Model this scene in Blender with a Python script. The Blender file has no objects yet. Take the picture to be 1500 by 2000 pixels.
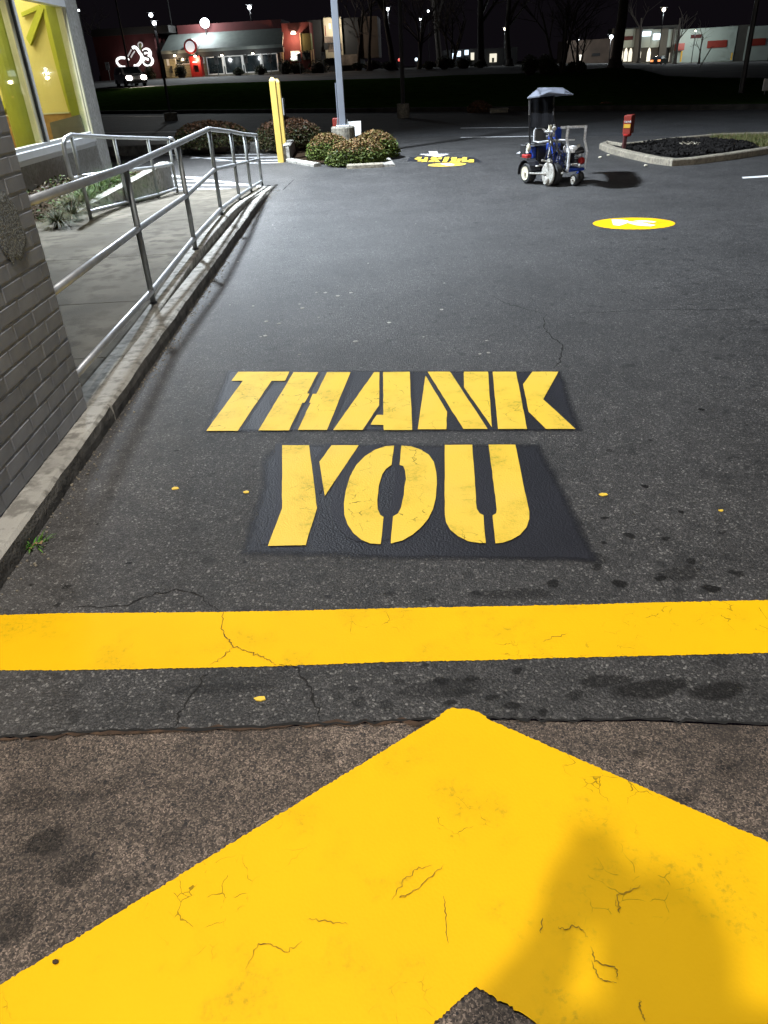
import bpy, math, random
from mathutils import Vector, Matrix
random.seed(7)
S = bpy.context.scene
COL = S.collection

# ------------------------------------------------------------------ camera
F_PX, H_CAM = 1435.0, 1.5                  # focal length in pixels of the 1500x2000 photo, lens height
_d = Vector((885 - 750, 3370 - 1000, F_PX)).normalized()
_up = -_d
_fw = (Vector((0, 0, 1)) - _up * _up.z).normalized()
_rt = _fw.cross(_up)
ROWS = (_rt, _fw, _up)                     # world X, Y, Z written in camera axes (right, down, forward)
EYE = Vector((0, 0, H_CAM))
def ray(px, py):
    v = Vector((px - 750, py - 1000, F_PX))
    return Vector((_rt.dot(v), _fw.dot(v), _up.dot(v)))
def G(px, py, z=0.0):                      # point of the plane at height z
    v = ray(px, py); return EYE + v * ((z - H_CAM) / v.z)
def AY(px, py, Y):                         # point at distance Y
    v = ray(px, py); return EYE + v * (Y / v.y)
def AX(px, py, X):
    v = ray(px, py); return EYE + v * (X / v.x)
cam_d = bpy.data.cameras.new('camera')
cam = bpy.data.objects.new('camera', cam_d); COL.objects.link(cam)
r_ = Vector((_rt.x, _fw.x, _up.x)); dn = Vector((_rt.y, _fw.y, _up.y)); f_ = Vector((_rt.z, _fw.z, _up.z))
cam.matrix_world = Matrix(((r_.x, -dn.x, -f_.x, EYE.x), (r_.y, -dn.y, -f_.y, EYE.y), (r_.z, -dn.z, -f_.z, EYE.z), (0, 0, 0, 1)))
cam_d.sensor_width = 36; cam_d.lens = 36 * F_PX / 2000
cam_d.clip_start = 0.03; cam_d.clip_end = 3000
S.camera = cam

# ------------------------------------------------------------------ night sky and exposure
W = bpy.data.worlds.new('World'); S.world = W; W.use_nodes = True
nt = W.node_tree; bg = nt.nodes['Background']
sky = nt.nodes.new('ShaderNodeTexSky'); sky.sky_type = 'NISHITA'; sky.sun_disc = False
sky.sun_elevation = math.radians(-4); sky.sun_rotation = math.radians(200)
mixn = nt.nodes.new('ShaderNodeMixRGB'); mixn.inputs[0].default_value = 0.97
mixn.inputs[2].default_value = (0.0045, 0.0036, 0.0050, 1)
nt.links.new(sky.outputs[0], mixn.inputs[1]); nt.links.new(mixn.outputs[0], bg.inputs['Color'])
bg.inputs['Strength'].default_value = 0.9
S.view_settings.view_transform = 'Standard'; S.view_settings.look = 'None'
S.view_settings.exposure = 0.0; S.view_settings.gamma = 1.0
S.cycles.max_bounces = 6; S.cycles.sample_clamp_indirect = 4.0
try: S.cycles.use_light_tree = True
except Exception: pass

def lamp(name, typ, loc, power, color, radius=0.1, target=None, angle=150, blend=0.6, parent=None, size=None, size_y=None):
    l = bpy.data.lights.new(name, typ); l.energy = power; l.color = color
    if typ == 'AREA':
        l.shape = 'RECTANGLE'; l.size = size; l.size_y = size_y or size
    else: l.shadow_soft_size = radius
    if typ == 'SPOT': l.spot_size = math.radians(angle); l.spot_blend = blend
    o = bpy.data.objects.new(name, l); COL.objects.link(o); o.location = loc
    if target is not None:
        o.rotation_euler = (Vector(target) - Vector(loc)).to_track_quat('-Z', 'Y').to_euler()
    if parent: o.parent = parent
    return o
WALL_LAMP = Vector((-4.25, 13.0, 9.0)); CANOPY_LAMP = Vector((-1.26, -3.0, 5.95))
P_WALL, P_CANOPY, P_FILL, P_SIDE = 25000, 1480, 800, 980
lamp('wall_lamp_light', 'SPOT', WALL_LAMP + Vector((0.05, 0, -0.12)), P_WALL, (0.79, 0.89, 1.0), 0.30, WALL_LAMP + Vector((4.8, -0.7, -8.8)), 100, 0.9)
lamp('canopy_lamp_light', 'SPOT', CANOPY_LAMP + Vector((0.05, 0.05, -0.12)), P_CANOPY, (1.0, 0.92, 0.82), 0.09, CANOPY_LAMP + Vector((1.6, 6.0, -5.5)), 155, 0.8)
SIDE_LAMP = Vector((-0.95, 1.9, 6.2))
lamp('side_lamp_light', 'SPOT', SIDE_LAMP + Vector((0.05, 0.05, -0.12)), P_SIDE, (1.0, 0.965, 0.91), 0.2, (0.9, 4.2, 0), 165, 0.6)
FILL_LAMP = Vector((7.5, -1.5, 7.4))
lamp('fill_lamp_light', 'SPOT', FILL_LAMP + Vector((0, 0, -0.15)), P_FILL, (0.92, 0.95, 1.0), 0.3, (-1.5, 4.5, 0), 140, 1.0)  # added fill lamp from the right, mainly to brighten the brick wall

# ------------------------------------------------------------------ helpers
class MB:
    """collects shapes for one mesh object; fr maps local (u, d, z) to world"""
    def __init__(s, fr=None): s.v = []; s.f = []; s.m = []; s.fr = fr; s.c = None
    def add(s, vs, fs, mi=0):
        n = len(s.v)
        s.v += [tuple(s.fr(*p)) if s.fr else tuple(p) for p in vs]
        s.f += [tuple(i + n for i in f) for f in fs]; s.m += [mi] * len(fs); return s
    def box(s, a, b, mi=0):
        (x0, y0, z0), (x1, y1, z1) = a, b
        return s.add([(x0,y0,z0),(x1,y0,z0),(x1,y1,z0),(x0,y1,z0),(x0,y0,z1),(x1,y0,z1),(x1,y1,z1),(x0,y1,z1)],
              [(0,3,2,1),(4,5,6,7),(0,1,5,4),(1,2,6,5),(2,3,7,6),(3,0,4,7)], mi)
    def bbox(s, a, b, ch=0.01, mi=0):
        """box with chamfered vertical and top edges"""
        (x0, y0, z0), (x1, y1, z1) = a, b; c = ch
        def ring(i, z): return [(x0+i,y0+c+i*0,z),(x0+c,y0+i,z),(x1-c,y0+i,z),(x1-i,y0+c,z),(x1-i,y1-c,z),(x1-c,y1-i,z),(x0+c,y1-i,z),(x0+i,y1-c,z)]
        R = [ring(0, z0), ring(0, z1-c), ring(c*0.7, z1)]
        vs = sum(R, []); fs = [tuple(range(7,-1,-1)), tuple(range(16,24))]
        for k in range(2):
            for i in range(8): j=(i+1)%8; fs.append((k*8+i,k*8+j,k*8+8+j,k*8+8+i))
        return s.add(vs, fs, mi)
    def poly(s, pts, mi=0): return s.add(pts, [tuple(range(len(pts)))], mi)
    def prism(s, pts, z0, z1, mi=0):
        n = len(pts)
        vs = [(p[0],p[1],z0) for p in pts] + [(p[0],p[1],z1) for p in pts]
        fs = [tuple(range(n-1,-1,-1)), tuple(range(n,2*n))] + [(i,(i+1)%n,n+(i+1)%n,n+i) for i in range(n)]
        return s.add(vs, fs, mi)
    def tube(s, path, r, n=8, cap=True, mi=0):
        path = [Vector(p) for p in path]; rs = r if isinstance(r, (list, tuple)) else [r]*len(path)
        vs = []; fs = []; K = len(path)
        prev = None
        for i, p in enumerate(path):
            t = (path[min(i+1,K-1)] - path[max(i-1,0)])
            t = t.normalized() if t.length > 1e-9 else Vector((0,0,1))
            if prev is None:
                a = Vector((0,0,1)) if abs(t.z) < 0.9 else Vector((1,0,0))
                u = t.cross(a).normalized()
            else: u = (prev - t*prev.dot(t)).normalized()
            prev = u; w = t.cross(u)
            for k in range(n):
                an = 2*math.pi*k/n; vs.append(p + (u*math.cos(an) + w*math.sin(an))*rs[i])
        for i in range(K-1):
            for k in range(n): l=(k+1)%n; fs.append((i*n+k,i*n+l,(i+1)*n+l,(i+1)*n+k))
        if cap: fs.append(tuple(range(n-1,-1,-1))); fs.append(tuple(range((K-1)*n,K*n)))
        return s.add(vs, fs, mi)
    def lathe(s, c, prof, axis=(0,0,1), n=16, mi=0):
        """prof: (radius, height along axis)"""
        c = Vector(c); ax = Vector(axis).normalized(); u = ax.orthogonal().normalized(); w = ax.cross(u)
        vs = []; fs = []
        for (r, h) in prof:
            for k in range(n):
                an = 2*math.pi*k/n; vs.append(c + ax*h + (u*math.cos(an)+w*math.sin(an))*r)
        for i in range(len(prof)-1):
            for k in range(n): l=(k+1)%n; fs.append((i*n+k,i*n+l,(i+1)*n+l,(i+1)*n+k))
        fs.append(tuple(range(n-1,-1,-1))); fs.append(tuple(range((len(prof)-1)*n,len(prof)*n)))
        return s.add(vs, fs, mi)
    def ball(s, c, r, n=10, m=6, mi=0, jit=0.0):
        c = Vector(c); rx, ry, rz = r if isinstance(r,(tuple,list)) else (r,r,r)
        vs = [c+Vector((0,0,-rz))]; fs = []
        for i in range(1,m):
            a = -math.pi/2 + math.pi*i/m
            for k in range(n):
                b = 2*math.pi*k/n; q = 1+random.uniform(-jit,jit)
                vs.append(c + Vector((rx*math.cos(a)*math.cos(b)*q, ry*math.cos(a)*math.sin(b)*q, rz*math.sin(a)*q)))
        vs.append(c+Vector((0,0,rz)))
        for k in range(n): fs.append((0,1+(k+1)%n,1+k))
        for i in range(m-2):
            for k in range(n): l=(k+1)%n; a=1+i*n; fs.append((a+k,a+l,a+n+l,a+n+k))
        a = 1+(m-2)*n
        for k in range(n): fs.append((a+k,a+(k+1)%n,len(vs)-1))
        return s.add(vs, fs, mi)
    def sweep(s, path, prof, closed=False, mi=0):
        """prof: (offset to the left of the path, height) swept along a ground path"""
        P = [Vector(p) for p in path]; K = len(P); n = len(prof); vs = []; fs = []
        for i, p in enumerate(P):
            a = P[(i-1)%K] if (closed or i>0) else P[i]; b = P[(i+1)%K] if (closed or i<K-1) else P[i]
            t = (b-a); t.z = 0; t.normalize(); nrm = Vector((-t.y, t.x, 0))
            for (o, h) in prof: vs.append(p + nrm*o + Vector((0,0,h)))
        rng = K if closed else K-1
        for i in range(rng):
            j=(i+1)%K
            for k in range(n-1): fs.append((i*n+k, j*n+k, j*n+k+1, i*n+k+1))
        if not closed: fs.append(tuple(range(n))); fs.append(tuple(range(K*n-1,K*n-n-1,-1)))
        return s.add(vs, fs, mi)

def obj(name, mb, mats, parent=None, smooth=False, label=None, cat=None, group=None, kind=None, loc=None):
    me = bpy.data.meshes.new(name)
    vs = mb.v
    if loc is not None: L = Vector(loc); vs = [tuple(Vector(v)-L) for v in vs]
    me.from_pydata(vs, [], mb.f); 
    if not isinstance(mats, (list, tuple)): mats = [mats]
    for m in mats: me.materials.append(m)
    if len(mats) > 1: me.polygons.foreach_set('material_index', mb.m)
    if smooth: me.polygons.foreach_set('use_smooth', [True]*len(me.polygons))
    if mb.c:
        at = me.color_attributes.new('tint', 'FLOAT_COLOR', 'POINT')
        at.data.foreach_set('color', [x for c in mb.c for x in c])
    me.update()
    o = bpy.data.objects.new(name, me); COL.objects.link(o)
    if loc is not None: o.location = loc
    if parent is not None:
        o.parent = parent
        o.matrix_parent_inverse = parent_world(parent).inverted()
    tag(o, label, cat, group, kind); return o
def parent_world(p):
    m = Matrix.LocRotScale(p.location, p.rotation_euler, p.scale)
    return (parent_world(p.parent) @ p.matrix_parent_inverse @ m) if p.parent else m
def tag(o, label=None, cat=None, group=None, kind=None):
    if label: o['label'] = label
    if cat: o['category'] = cat
    if group: o['group'] = group
    if kind: o['kind'] = kind
def thing(name, label, cat, loc=(0,0,0), group=None, kind=None):
    o = bpy.data.objects.new(name, None); COL.objects.link(o); o.location = loc
    o.empty_display_size = 0.2
    tag(o, label, cat, group, kind); return o
def smoothstep(a, b, x):
    t = max(0.0, min(1.0, (x-a)/(b-a))); return t*t*(3-2*t)
def ipol(tab, x):
    if x <= tab[0][0]: return tab[0][1:]
    for a, b in zip(tab, tab[1:]):
        if x <= b[0]:
            t = (x-a[0])/(b[0]-a[0]); return tuple(p+(q-p)*t for p, q in zip(a[1:], b[1:]))
    return tab[-1][1:]

# ------------------------------------------------------------------ materials
def N(nt, typ, **kw):
    n = nt.nodes.new(typ)
    for k, v in kw.items(): setattr(n, k, v)
    return n
def mat(name, col, rough=0.7, metal=0.0, var=0.15, vscale=6.0, bump=0.0, bscale=40.0, emit=None, estr=0.0, spec=0.5, col2=None, dirt=None):
    m = bpy.data.materials.new(name); m.use_nodes = True; nt = m.node_tree; L = nt.links
    b = nt.nodes['Principled BSDF']
    b.inputs['Roughness'].default_value = rough; b.inputs['Metallic'].default_value = metal
    b.inputs['Specular IOR Level'].default_value = spec
    tc = N(nt, 'ShaderNodeTexCoord'); no = N(nt, 'ShaderNodeTexNoise')
    no.inputs['Scale'].default_value = vscale; no.inputs['Detail'].default_value = 6
    L.new(tc.outputs['Object'], no.inputs['Vector'])
    cr = N(nt, 'ShaderNodeValToRGB')
    c2 = col2 or tuple(min(1, c*(1+var)) for c in col[:3])
    cr.color_ramp.elements[0].position = 0.3; cr.color_ramp.elements[1].position = 0.7
    cr.color_ramp.elements[0].color = (*[c*(1-var) for c in col[:3]], 1); cr.color_ramp.elements[1].color = (*c2, 1)
    L.new(no.outputs['Fac'], cr.inputs['Fac'])
    out = cr.outputs['Color']
    if dirt:
        n2 = N(nt, 'ShaderNodeTexNoise'); n2.inputs['Scale'].default_value = vscale*4; n2.inputs['Detail'].default_value = 8
        L.new(tc.outputs['Object'], n2.inputs['Vector'])
        c3 = N(nt, 'ShaderNodeValToRGB'); c3.color_ramp.elements[0].position = 0.45; c3.color_ramp.elements[1].position = 0.62
        L.new(n2.outputs['Fac'], c3.inputs['Fac'])
        mx = N(nt, 'ShaderNodeMixRGB'); mx.inputs[2].default_value = (*dirt, 1); L.new(c3.outputs['Color'], mx.inputs[0]); L.new(out, mx.inputs[1]); out = mx.outputs[0]
    L.new(out, b.inputs['Base Color'])
    if bump:
        n3 = N(nt, 'ShaderNodeTexNoise'); n3.inputs['Scale'].default_value = bscale; n3.inputs['Detail'].default_value = 8
        L.new(tc.outputs['Object'], n3.inputs['Vector'])
        bp = N(nt, 'ShaderNodeBump'); bp.inputs['Strength'].default_value = bump; bp.inputs['Distance'].default_value = 0.01
        L.new(n3.outputs['Fac'], bp.inputs['Height']); L.new(bp.outputs['Normal'], b.inputs['Normal'])
    if emit:
        b.inputs['Emission Color'].default_value = (*emit, 1); b.inputs['Emission Strength'].default_value = estr
    return m
def math_n(nt, op, a, b=None, clamp=False):
    n = N(nt, 'ShaderNodeMath', operation=op); n.use_clamp = clamp
    for i, x in enumerate((a, b)):
        if x is None: continue
        if isinstance(x, (int, float)): n.inputs[i].default_value = x
        else: nt.links.new(x, n.inputs[i])
    return n.outputs[0]
def ramp_n(nt, fac, els):
    n = N(nt, 'ShaderNodeValToRGB'); e = n.color_ramp.elements
    while len(e) < len(els): e.new(0.5)
    for el, (p, c) in zip(e, els):
        el.position = p; el.color = (*c, 1) if len(c) == 3 else c
    nt.links.new(fac, n.inputs['Fac']); return n.outputs['Color']
def mix_n(nt, fac, a, b, mode='MIX'):
    n = N(nt, 'ShaderNodeMixRGB', blend_type=mode)
    for i, x in zip((0,1,2), (fac, a, b)):
        if isinstance(x, (int, float)): n.inputs[i].default_value = x
        elif isinstance(x, tuple): n.inputs[i].default_value = (*x, 1)
        else: nt.links.new(x, n.inputs[i])
    return n.outputs[0]
def tex(nt, kind, scale, src, **kw):
    n = N(nt, 'ShaderNodeTexNoise' if kind == 'noise' else 'ShaderNodeTexVoronoi')
    if kind == 'noise': n.inputs['Detail'].default_value = kw.pop('detail', 6)
    if 'feature' in kw: n.feature = kw.pop('feature')
    if 'distortion' in kw: n.inputs['Distortion'].default_value = kw.pop('distortion')
    if 'rough' in kw: n.inputs['Roughness'].default_value = kw.pop('rough')
    n.inputs['Scale'].default_value = scale; nt.links.new(src, n.inputs['Vector']); return n

def aggregate(name, binder, stones, stone_scale, amount, rough, stains=True, dust=False, blotch=(0.55, 1.25), spots=0.5, bumpd=0.004, spot_k=0.45):
    """asphalt or worn concrete: binder, many small stones of mixed tone, worn patches, round oil spots"""
    m = bpy.data.materials.new(name); m.use_nodes = True; nt = m.node_tree; L = nt.links
    b = nt.nodes['Principled BSDF']; tc = N(nt, 'ShaderNodeTexCoord').outputs['Object']
    w = tex(nt, 'noise', 60, tc, detail=2)
    wv = mix_n(nt, 0.012, tc, w.outputs['Color'], 'ADD')
    v = tex(nt, 'vor', stone_scale, wv); v2 = tex(nt, 'vor', stone_scale*2.3, wv)
    sep = N(nt, 'ShaderNodeSeparateColor'); L.new(v.outputs['Color'], sep.inputs[0])
    sep2 = N(nt, 'ShaderNodeSeparateColor'); L.new(v2.outputs['Color'], sep2.inputs[0])
    tone = ramp_n(nt, sep.outputs[1], [(0.0, stones[0]), (0.5, stones[1]), (1.0, stones[2])])
    mask = math_n(nt, 'MULTIPLY', math_n(nt, 'LESS_THAN', sep.outputs[0], amount), math_n(nt, 'LESS_THAN', v.outputs['Distance'], 0.55))
    fine = mix_n(nt, 1.0, binder, ramp_n(nt, sep2.outputs[0], [(0, (0.25,)*3), (0.7, (1.05,)*3), (1, (3.0,)*3)]), 'MULTIPLY')
    c = mix_n(nt, mask, fine, tone)
    bl = tex(nt, 'noise', 1.3, tc, detail=9, rough=0.62)
    c = mix_n(nt, 1.0, c, ramp_n(nt, bl.outputs['Fac'], [(0.3, (blotch[0],)*3), (0.7, (blotch[1],)*3)]), 'MULTIPLY')
    bl2 = tex(nt, 'noise', 9, tc, detail=8, rough=0.7)
    c = mix_n(nt, 1.0, c, ramp_n(nt, bl2.outputs['Fac'], [(0.32, (0.62,)*3), (0.6, (1.15,)*3)]), 'MULTIPLY')
    if stains:
        sw = mix_n(nt, 0.12, tc, tex(nt, 'noise', 14, tc, detail=3).outputs['Color'], 'ADD')
        for sc, th, k in ((5.5, 0.27, spot_k*0.7), (12.0, 0.36, spot_k)):
            s = tex(nt, 'vor', sc, sw); ss = N(nt, 'ShaderNodeSeparateColor'); L.new(s.outputs['Color'], ss.inputs[0])
            rad = math_n(nt, 'MULTIPLY', math_n(nt, 'SUBTRACT', ss.outputs[0], spots, True), th/(1-spots))
            mk = math_n(nt, 'SUBTRACT', rad, s.outputs['Distance']); mk = math_n(nt, 'MULTIPLY', mk, 16, True)
            c = mix_n(nt, math_n(nt, 'MULTIPLY', mk, k), c, (binder[0]*0.22, binder[1]*0.22, binder[2]*0.22))
    if dust:                                   # sand swept against the kerb by tyres
        sx = N(nt, 'ShaderNodeSeparateXYZ'); L.new(tc, sx.inputs[0])
        d = math_n(nt, 'ADD', math_n(nt, 'MULTIPLY', sx.outputs[0], -2.2), -1.75, True)
        d = math_n(nt, 'MULTIPLY', d, math_n(nt, 'ADD', math_n(nt, 'MULTIPLY', bl2.outputs['Fac'], 1.4), -0.2, True), True)
        c = mix_n(nt, math_n(nt, 'MULTIPLY', d, 0.75), c, mix_n(nt, 0.5, c, (0.13, 0.12, 0.11), 'ADD'))
    L.new(c, b.inputs['Base Color'])
    rr = N(nt, 'ShaderNodeMapRange'); L.new(bl2.outputs['Fac'], rr.inputs[0]); rr.inputs[3].default_value = rough-0.12; rr.inputs[4].default_value = rough+0.12
    L.new(rr.outputs[0], b.inputs['Roughness'])
    h = math_n(nt, 'ADD', math_n(nt, 'MULTIPLY', v.outputs['Distance'], -1.0), math_n(nt, 'MULTIPLY', bl2.outputs['Fac'], 0.6))
    bp = N(nt, 'ShaderNodeBump'); bp.inputs['Strength'].default_value = 0.75; bp.inputs['Distance'].default_value = bumpd
    L.new(h, bp.inputs['Height']); L.new(bp.outputs['Normal'], b.inputs['Normal'])
    return m

def paint(name, col, rough, worn, wear_col, crack=0.0, crack_scale=12.0, alpha_edge=False, relief=0.5, thin=0.0, tint2=None, spec=0.16):
    """road paint that follows the relief of the asphalt, with worn flecks and hair cracks"""
    m = bpy.data.materials.new(name); m.use_nodes = True; nt = m.node_tree; L = nt.links
    b = nt.nodes['Principled BSDF']; tc = N(nt, 'ShaderNodeTexCoord').outputs['Object']
    n1 = tex(nt, 'noise', 2.2, tc, detail=6); n2 = tex(nt, 'noise', 45, tc, detail=7, rough=0.75); n3 = tex(nt, 'noise', 5.0, tc, detail=5)
    c = mix_n(nt, ramp_n(nt, n1.outputs['Fac'], [(0.35, (0,)*3), (0.7, (1,)*3)]), col, tint2 or tuple(x*0.93 for x in col))
    if thin:
        t = ramp_n(nt, n3.outputs['Fac'], [(0.5, (0,)*3), (0.72, (thin,)*3)]); c = mix_n(nt, t, c, (col[0]*0.76, col[1]*0.80, col[2]*0.8))
    if worn:
        wz = ramp_n(nt, n3.outputs['Fac'], [(0.52, (0,)*3), (0.66, (1,)*3)])
        wf = ramp_n(nt, n2.outputs['Fac'], [(0.60 - worn*0.06, (0,)*3), (0.66, (1,)*3)])
        c = mix_n(nt, math_n(nt, 'MULTIPLY', math_n(nt, 'MULTIPLY', wz, wf), 0.85), c, wear_col)
    if crack:
        wv = mix_n(nt, 0.10, tc, tex(nt, 'noise', 9, tc, detail=4).outputs['Color'], 'ADD')
        cv = tex(nt, 'vor', crack_scale, wv, feature='DISTANCE_TO_EDGE')
        line = math_n(nt, 'LESS_THAN', cv.outputs['Distance'], 0.012)
        zone = ramp_n(nt, tex(nt, 'noise', 2.6, tc, detail=3).outputs['Fac'], [(0.57 - crack*0.04, (0,)*3), (0.62 - crack*0.02, (1,)*3)])
        brk = ramp_n(nt, tex(nt, 'noise', 22, tc, detail=2).outputs['Fac'], [(0.46, (0,)*3), (0.54, (1,)*3)])
        c = mix_n(nt, math_n(nt, 'MULTIPLY', math_n(nt, 'MULTIPLY', line, zone), math_n(nt, 'MULTIPLY', brk, 0.85)), c, (wear_col[0]*0.5, wear_col[1]*0.5, wear_col[2]*0.5))
    L.new(c, b.inputs['Base Color']); b.inputs['Roughness'].default_value = rough; b.inputs['Specular IOR Level'].default_value = spec
    v = tex(nt, 'vor', 130, tc)
    h = math_n(nt, 'ADD', math_n(nt, 'MULTIPLY', v.outputs['Distance'], -1.0), math_n(nt, 'MULTIPLY', n2.outputs['Fac'], 0.25))
    bp = N(nt, 'ShaderNodeBump'); bp.inputs['Strength'].default_value = relief; bp.inputs['Distance'].default_value = 0.003
    L.new(h, bp.inputs['Height']); L.new(bp.outputs['Normal'], b.inputs['Normal'])
    if alpha_edge:                             # sprayed by hand: coverage fades out over the last centimetres
        at = N(nt, 'ShaderNodeAttribute', attribute_name='tint')
        a = math_n(nt, 'ADD', at.outputs['Fac'], math_n(nt, 'MULTIPLY', math_n(nt, 'SUBTRACT', n2.outputs['Fac'], 0.5), 0.28))
        a = ramp_n(nt, a, [(0.25, (0,)*3), (0.75, (1,)*3)])
        L.new(a, b.inputs['Alpha'])
    return m
def tinted(name, rough=0.6, spec=0.3, trans=0.0):
    m = bpy.data.materials.new(name); m.use_nodes = True; nt = m.node_tree
    b = nt.nodes['Principled BSDF']; at = N(nt, 'ShaderNodeAttribute', attribute_name='tint')
    nt.links.new(at.outputs['Color'], b.inputs['Base Color']); b.inputs['Roughness'].default_value = rough
    b.inputs['Specular IOR Level'].default_value = spec
    return m
def emitter(name, col, s):
    m = bpy.data.materials.new(name); m.use_nodes = True; nt = m.node_tree
    b = nt.nodes['Principled BSDF']; b.inputs['Base Color'].default_value = (0.6,0.6,0.6,1)
    b.inputs['Emission Color'].default_value = (*col,1); b.inputs['Emission Strength'].default_value = s
    return m
def glass(name, tint=(0.9,0.95,0.9), refl=1.0):
    m = bpy.data.materials.new(name); m.use_nodes = True; nt = m.node_tree; nt.nodes.remove(nt.nodes['Principled BSDF'])
    o = nt.nodes['Material Output']; t = N(nt,'ShaderNodeBsdfTransparent'); t.inputs[0].default_value = (*tint,1)
    g = N(nt,'ShaderNodeBsdfGlossy'); g.inputs['Roughness'].default_value = 0.02
    fr = N(nt,'ShaderNodeLayerWeight'); fr.inputs[0].default_value = 0.5
    fac = math_n(nt, 'ADD', math_n(nt, 'MULTIPLY', math_n(nt, 'POWER', fr.outputs['Facing'], 4.0), 0.4), 0.008)
    mx = N(nt,'ShaderNodeMixShader'); nt.links.new(fac, mx.inputs[0]); nt.links.new(t.outputs[0], mx.inputs[1]); nt.links.new(g.outputs[0], mx.inputs[2])
    nt.links.new(mx.outputs[0], o.inputs[0]); return m

M = {}
M['asphalt'] = aggregate('asphalt', (0.033,0.0315,0.031), ((0.012,)*3, (0.06,0.058,0.055), (0.185,0.18,0.17)), 130, 0.30, 0.66, dust=True, blotch=(0.62,1.22), spots=0.34, spot_k=0.7)
M['street'] = aggregate('street_asphalt', (0.03,0.03,0.032), ((0.02,)*3, (0.05,)*3, (0.1,)*3), 40, 0.3, 0.85, stains=False)
M['apron'] = aggregate('worn_concrete', (0.112,0.086,0.068), ((0.016,0.015,0.016), (0.055,0.043,0.035), (0.24,0.19,0.145)), 150, 0.42, 0.8, blotch=(0.38,1.35), spots=0.45, bumpd=0.0022)
M['yellow'] = paint('yellow_road_paint', (0.84,0.475,0.002), 0.65, 1.3, (0.42,0.27,0.01), crack=0.75, crack_scale=15, relief=0.10, thin=0.55)
M['yellow_old'] = paint('yellow_letter_paint', (0.80,0.535,0.06), 0.5, 1.8, (0.32,0.28,0.03), crack=2.0, crack_scale=9, relief=0.22, thin=0.7, tint2=(0.76,0.53,0.08))
M['black'] = paint('black_backing_paint', (0.012,0.0125,0.017), 0.5, 0, (0.02,0.02,0.02), alpha_edge=True, relief=0.55, spec=0.35, tint2=(0.018,0.0185,0.025))
M['ghost'] = paint('dark_grey_letter_paint', (0.027,0.028,0.036), 0.45, 0.3, (0.02,0.02,0.02), relief=0.35)
M['white'] = paint('white_road_paint', (0.78,0.78,0.78), 0.5, 0.8, (0.2,0.2,0.2), relief=0.4)
M['crack'] = mat('dark_crack', (0.006,0.0055,0.005), 0.9, var=0.4, vscale=30)  # near-black strips drawn for cracks and the seam
M['crack_y'] = mat('crack_in_paint', (0.16,0.09,0.006), 0.8, var=0.6, vscale=20)
M['rust_dirt'] = mat('seam_dirt', (0.05,0.028,0.015), 0.9, var=0.6, vscale=25, bump=0.6)
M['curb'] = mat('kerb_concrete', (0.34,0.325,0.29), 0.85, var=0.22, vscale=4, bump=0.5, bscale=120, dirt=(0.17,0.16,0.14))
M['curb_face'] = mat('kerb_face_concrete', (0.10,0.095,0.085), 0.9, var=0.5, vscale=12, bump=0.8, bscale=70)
M['ramp'] = mat('ramp_concrete', (0.118,0.104,0.082), 0.85, var=0.35, vscale=1.7, bump=0.3, bscale=90, dirt=(0.075,0.065,0.050), spec=0.2)
M['tan_curb'] = mat('tan_kerb', (0.25,0.22,0.165), 0.85, var=0.25, vscale=6, bump=0.6, bscale=60, dirt=(0.16,0.14,0.11))
M['brick'] = mat('grey_painted_brick', (0.245,0.255,0.275), 0.65, var=0.10, vscale=14, bump=0.35, bscale=150)
def vary_by_object(m, lo, hi):
    nt = m.node_tree; b = nt.nodes['Principled BSDF']; src = b.inputs['Base Color'].links[0].from_socket
    oi = N(nt, 'ShaderNodeObjectInfo'); out = mix_n(nt, 1.0, src, ramp_n(nt, oi.outputs['Random'], [(0, (lo,)*3), (1, (hi,)*3)]), 'MULTIPLY')
    nt.links.new(out, b.inputs['Base Color'])
vary_by_object(M['brick'], 0.82, 1.16)
M['brick_pale'] = mat('pale_brick', (0.42,0.40,0.36), 0.75, var=0.12, vscale=14, bump=0.35, bscale=120)
M['mortar'] = mat('painted_mortar', (0.25,0.258,0.272), 0.75, var=0.12, vscale=20, bump=0.5, bscale=120)
M['patch'] = mat('rough_patch', (0.10,0.105,0.105), 0.8, var=0.3, vscale=40, bump=1.0, bscale=90, dirt=(0.32,0.34,0.33))
M['steel'] = mat('galvanised_steel', (0.50,0.51,0.52), 0.42, metal=0.7, var=0.12, vscale=12, bump=0.12, bscale=60)
M['steel_dull'] = mat('dull_galvanised_post', (0.27,0.28,0.275), 0.5, metal=0.6, var=0.2, vscale=14, bump=0.15, bscale=60)
M['stucco'] = mat('grey_stucco', (0.30,0.295,0.275), 0.9, var=0.2, vscale=5, bump=0.5, bscale=45, dirt=(0.22,0.21,0.19))
M['alu'] = mat('silver_frame', (0.62,0.63,0.64), 0.4, metal=0.3, var=0.05)
M['cream_frame'] = mat('cream_frame', (0.55,0.52,0.36), 0.5, var=0.08)
M['dark_gasket'] = mat('dark_gasket', (0.02,0.02,0.02), 0.6)
M['lime'] = mat('lime_paint', (0.40,0.40,0.03), 0.6, var=0.08, vscale=2)
M['lime_dark'] = mat('lime_column', (0.25,0.27,0.04), 0.4, var=0.15, vscale=2)
M['tan_wall'] = mat('yellow_tan_wall', (0.62,0.52,0.20), 0.7, var=0.06, vscale=2)
M['wood'] = mat('wood_wainscot', (0.36,0.20,0.07), 0.55, var=0.25, vscale=7)
M['grey_box'] = mat('grey_half_wall', (0.14,0.13,0.12), 0.7)
M['floor_in'] = mat('indoor_floor', (0.25,0.2,0.14), 0.6)
M['glass'] = glass('window_glass')
M['boll'] = mat('yellow_post', (0.58,0.41,0.095), 0.45, var=0.06, vscale=5, bump=0.05, dirt=None)
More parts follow.
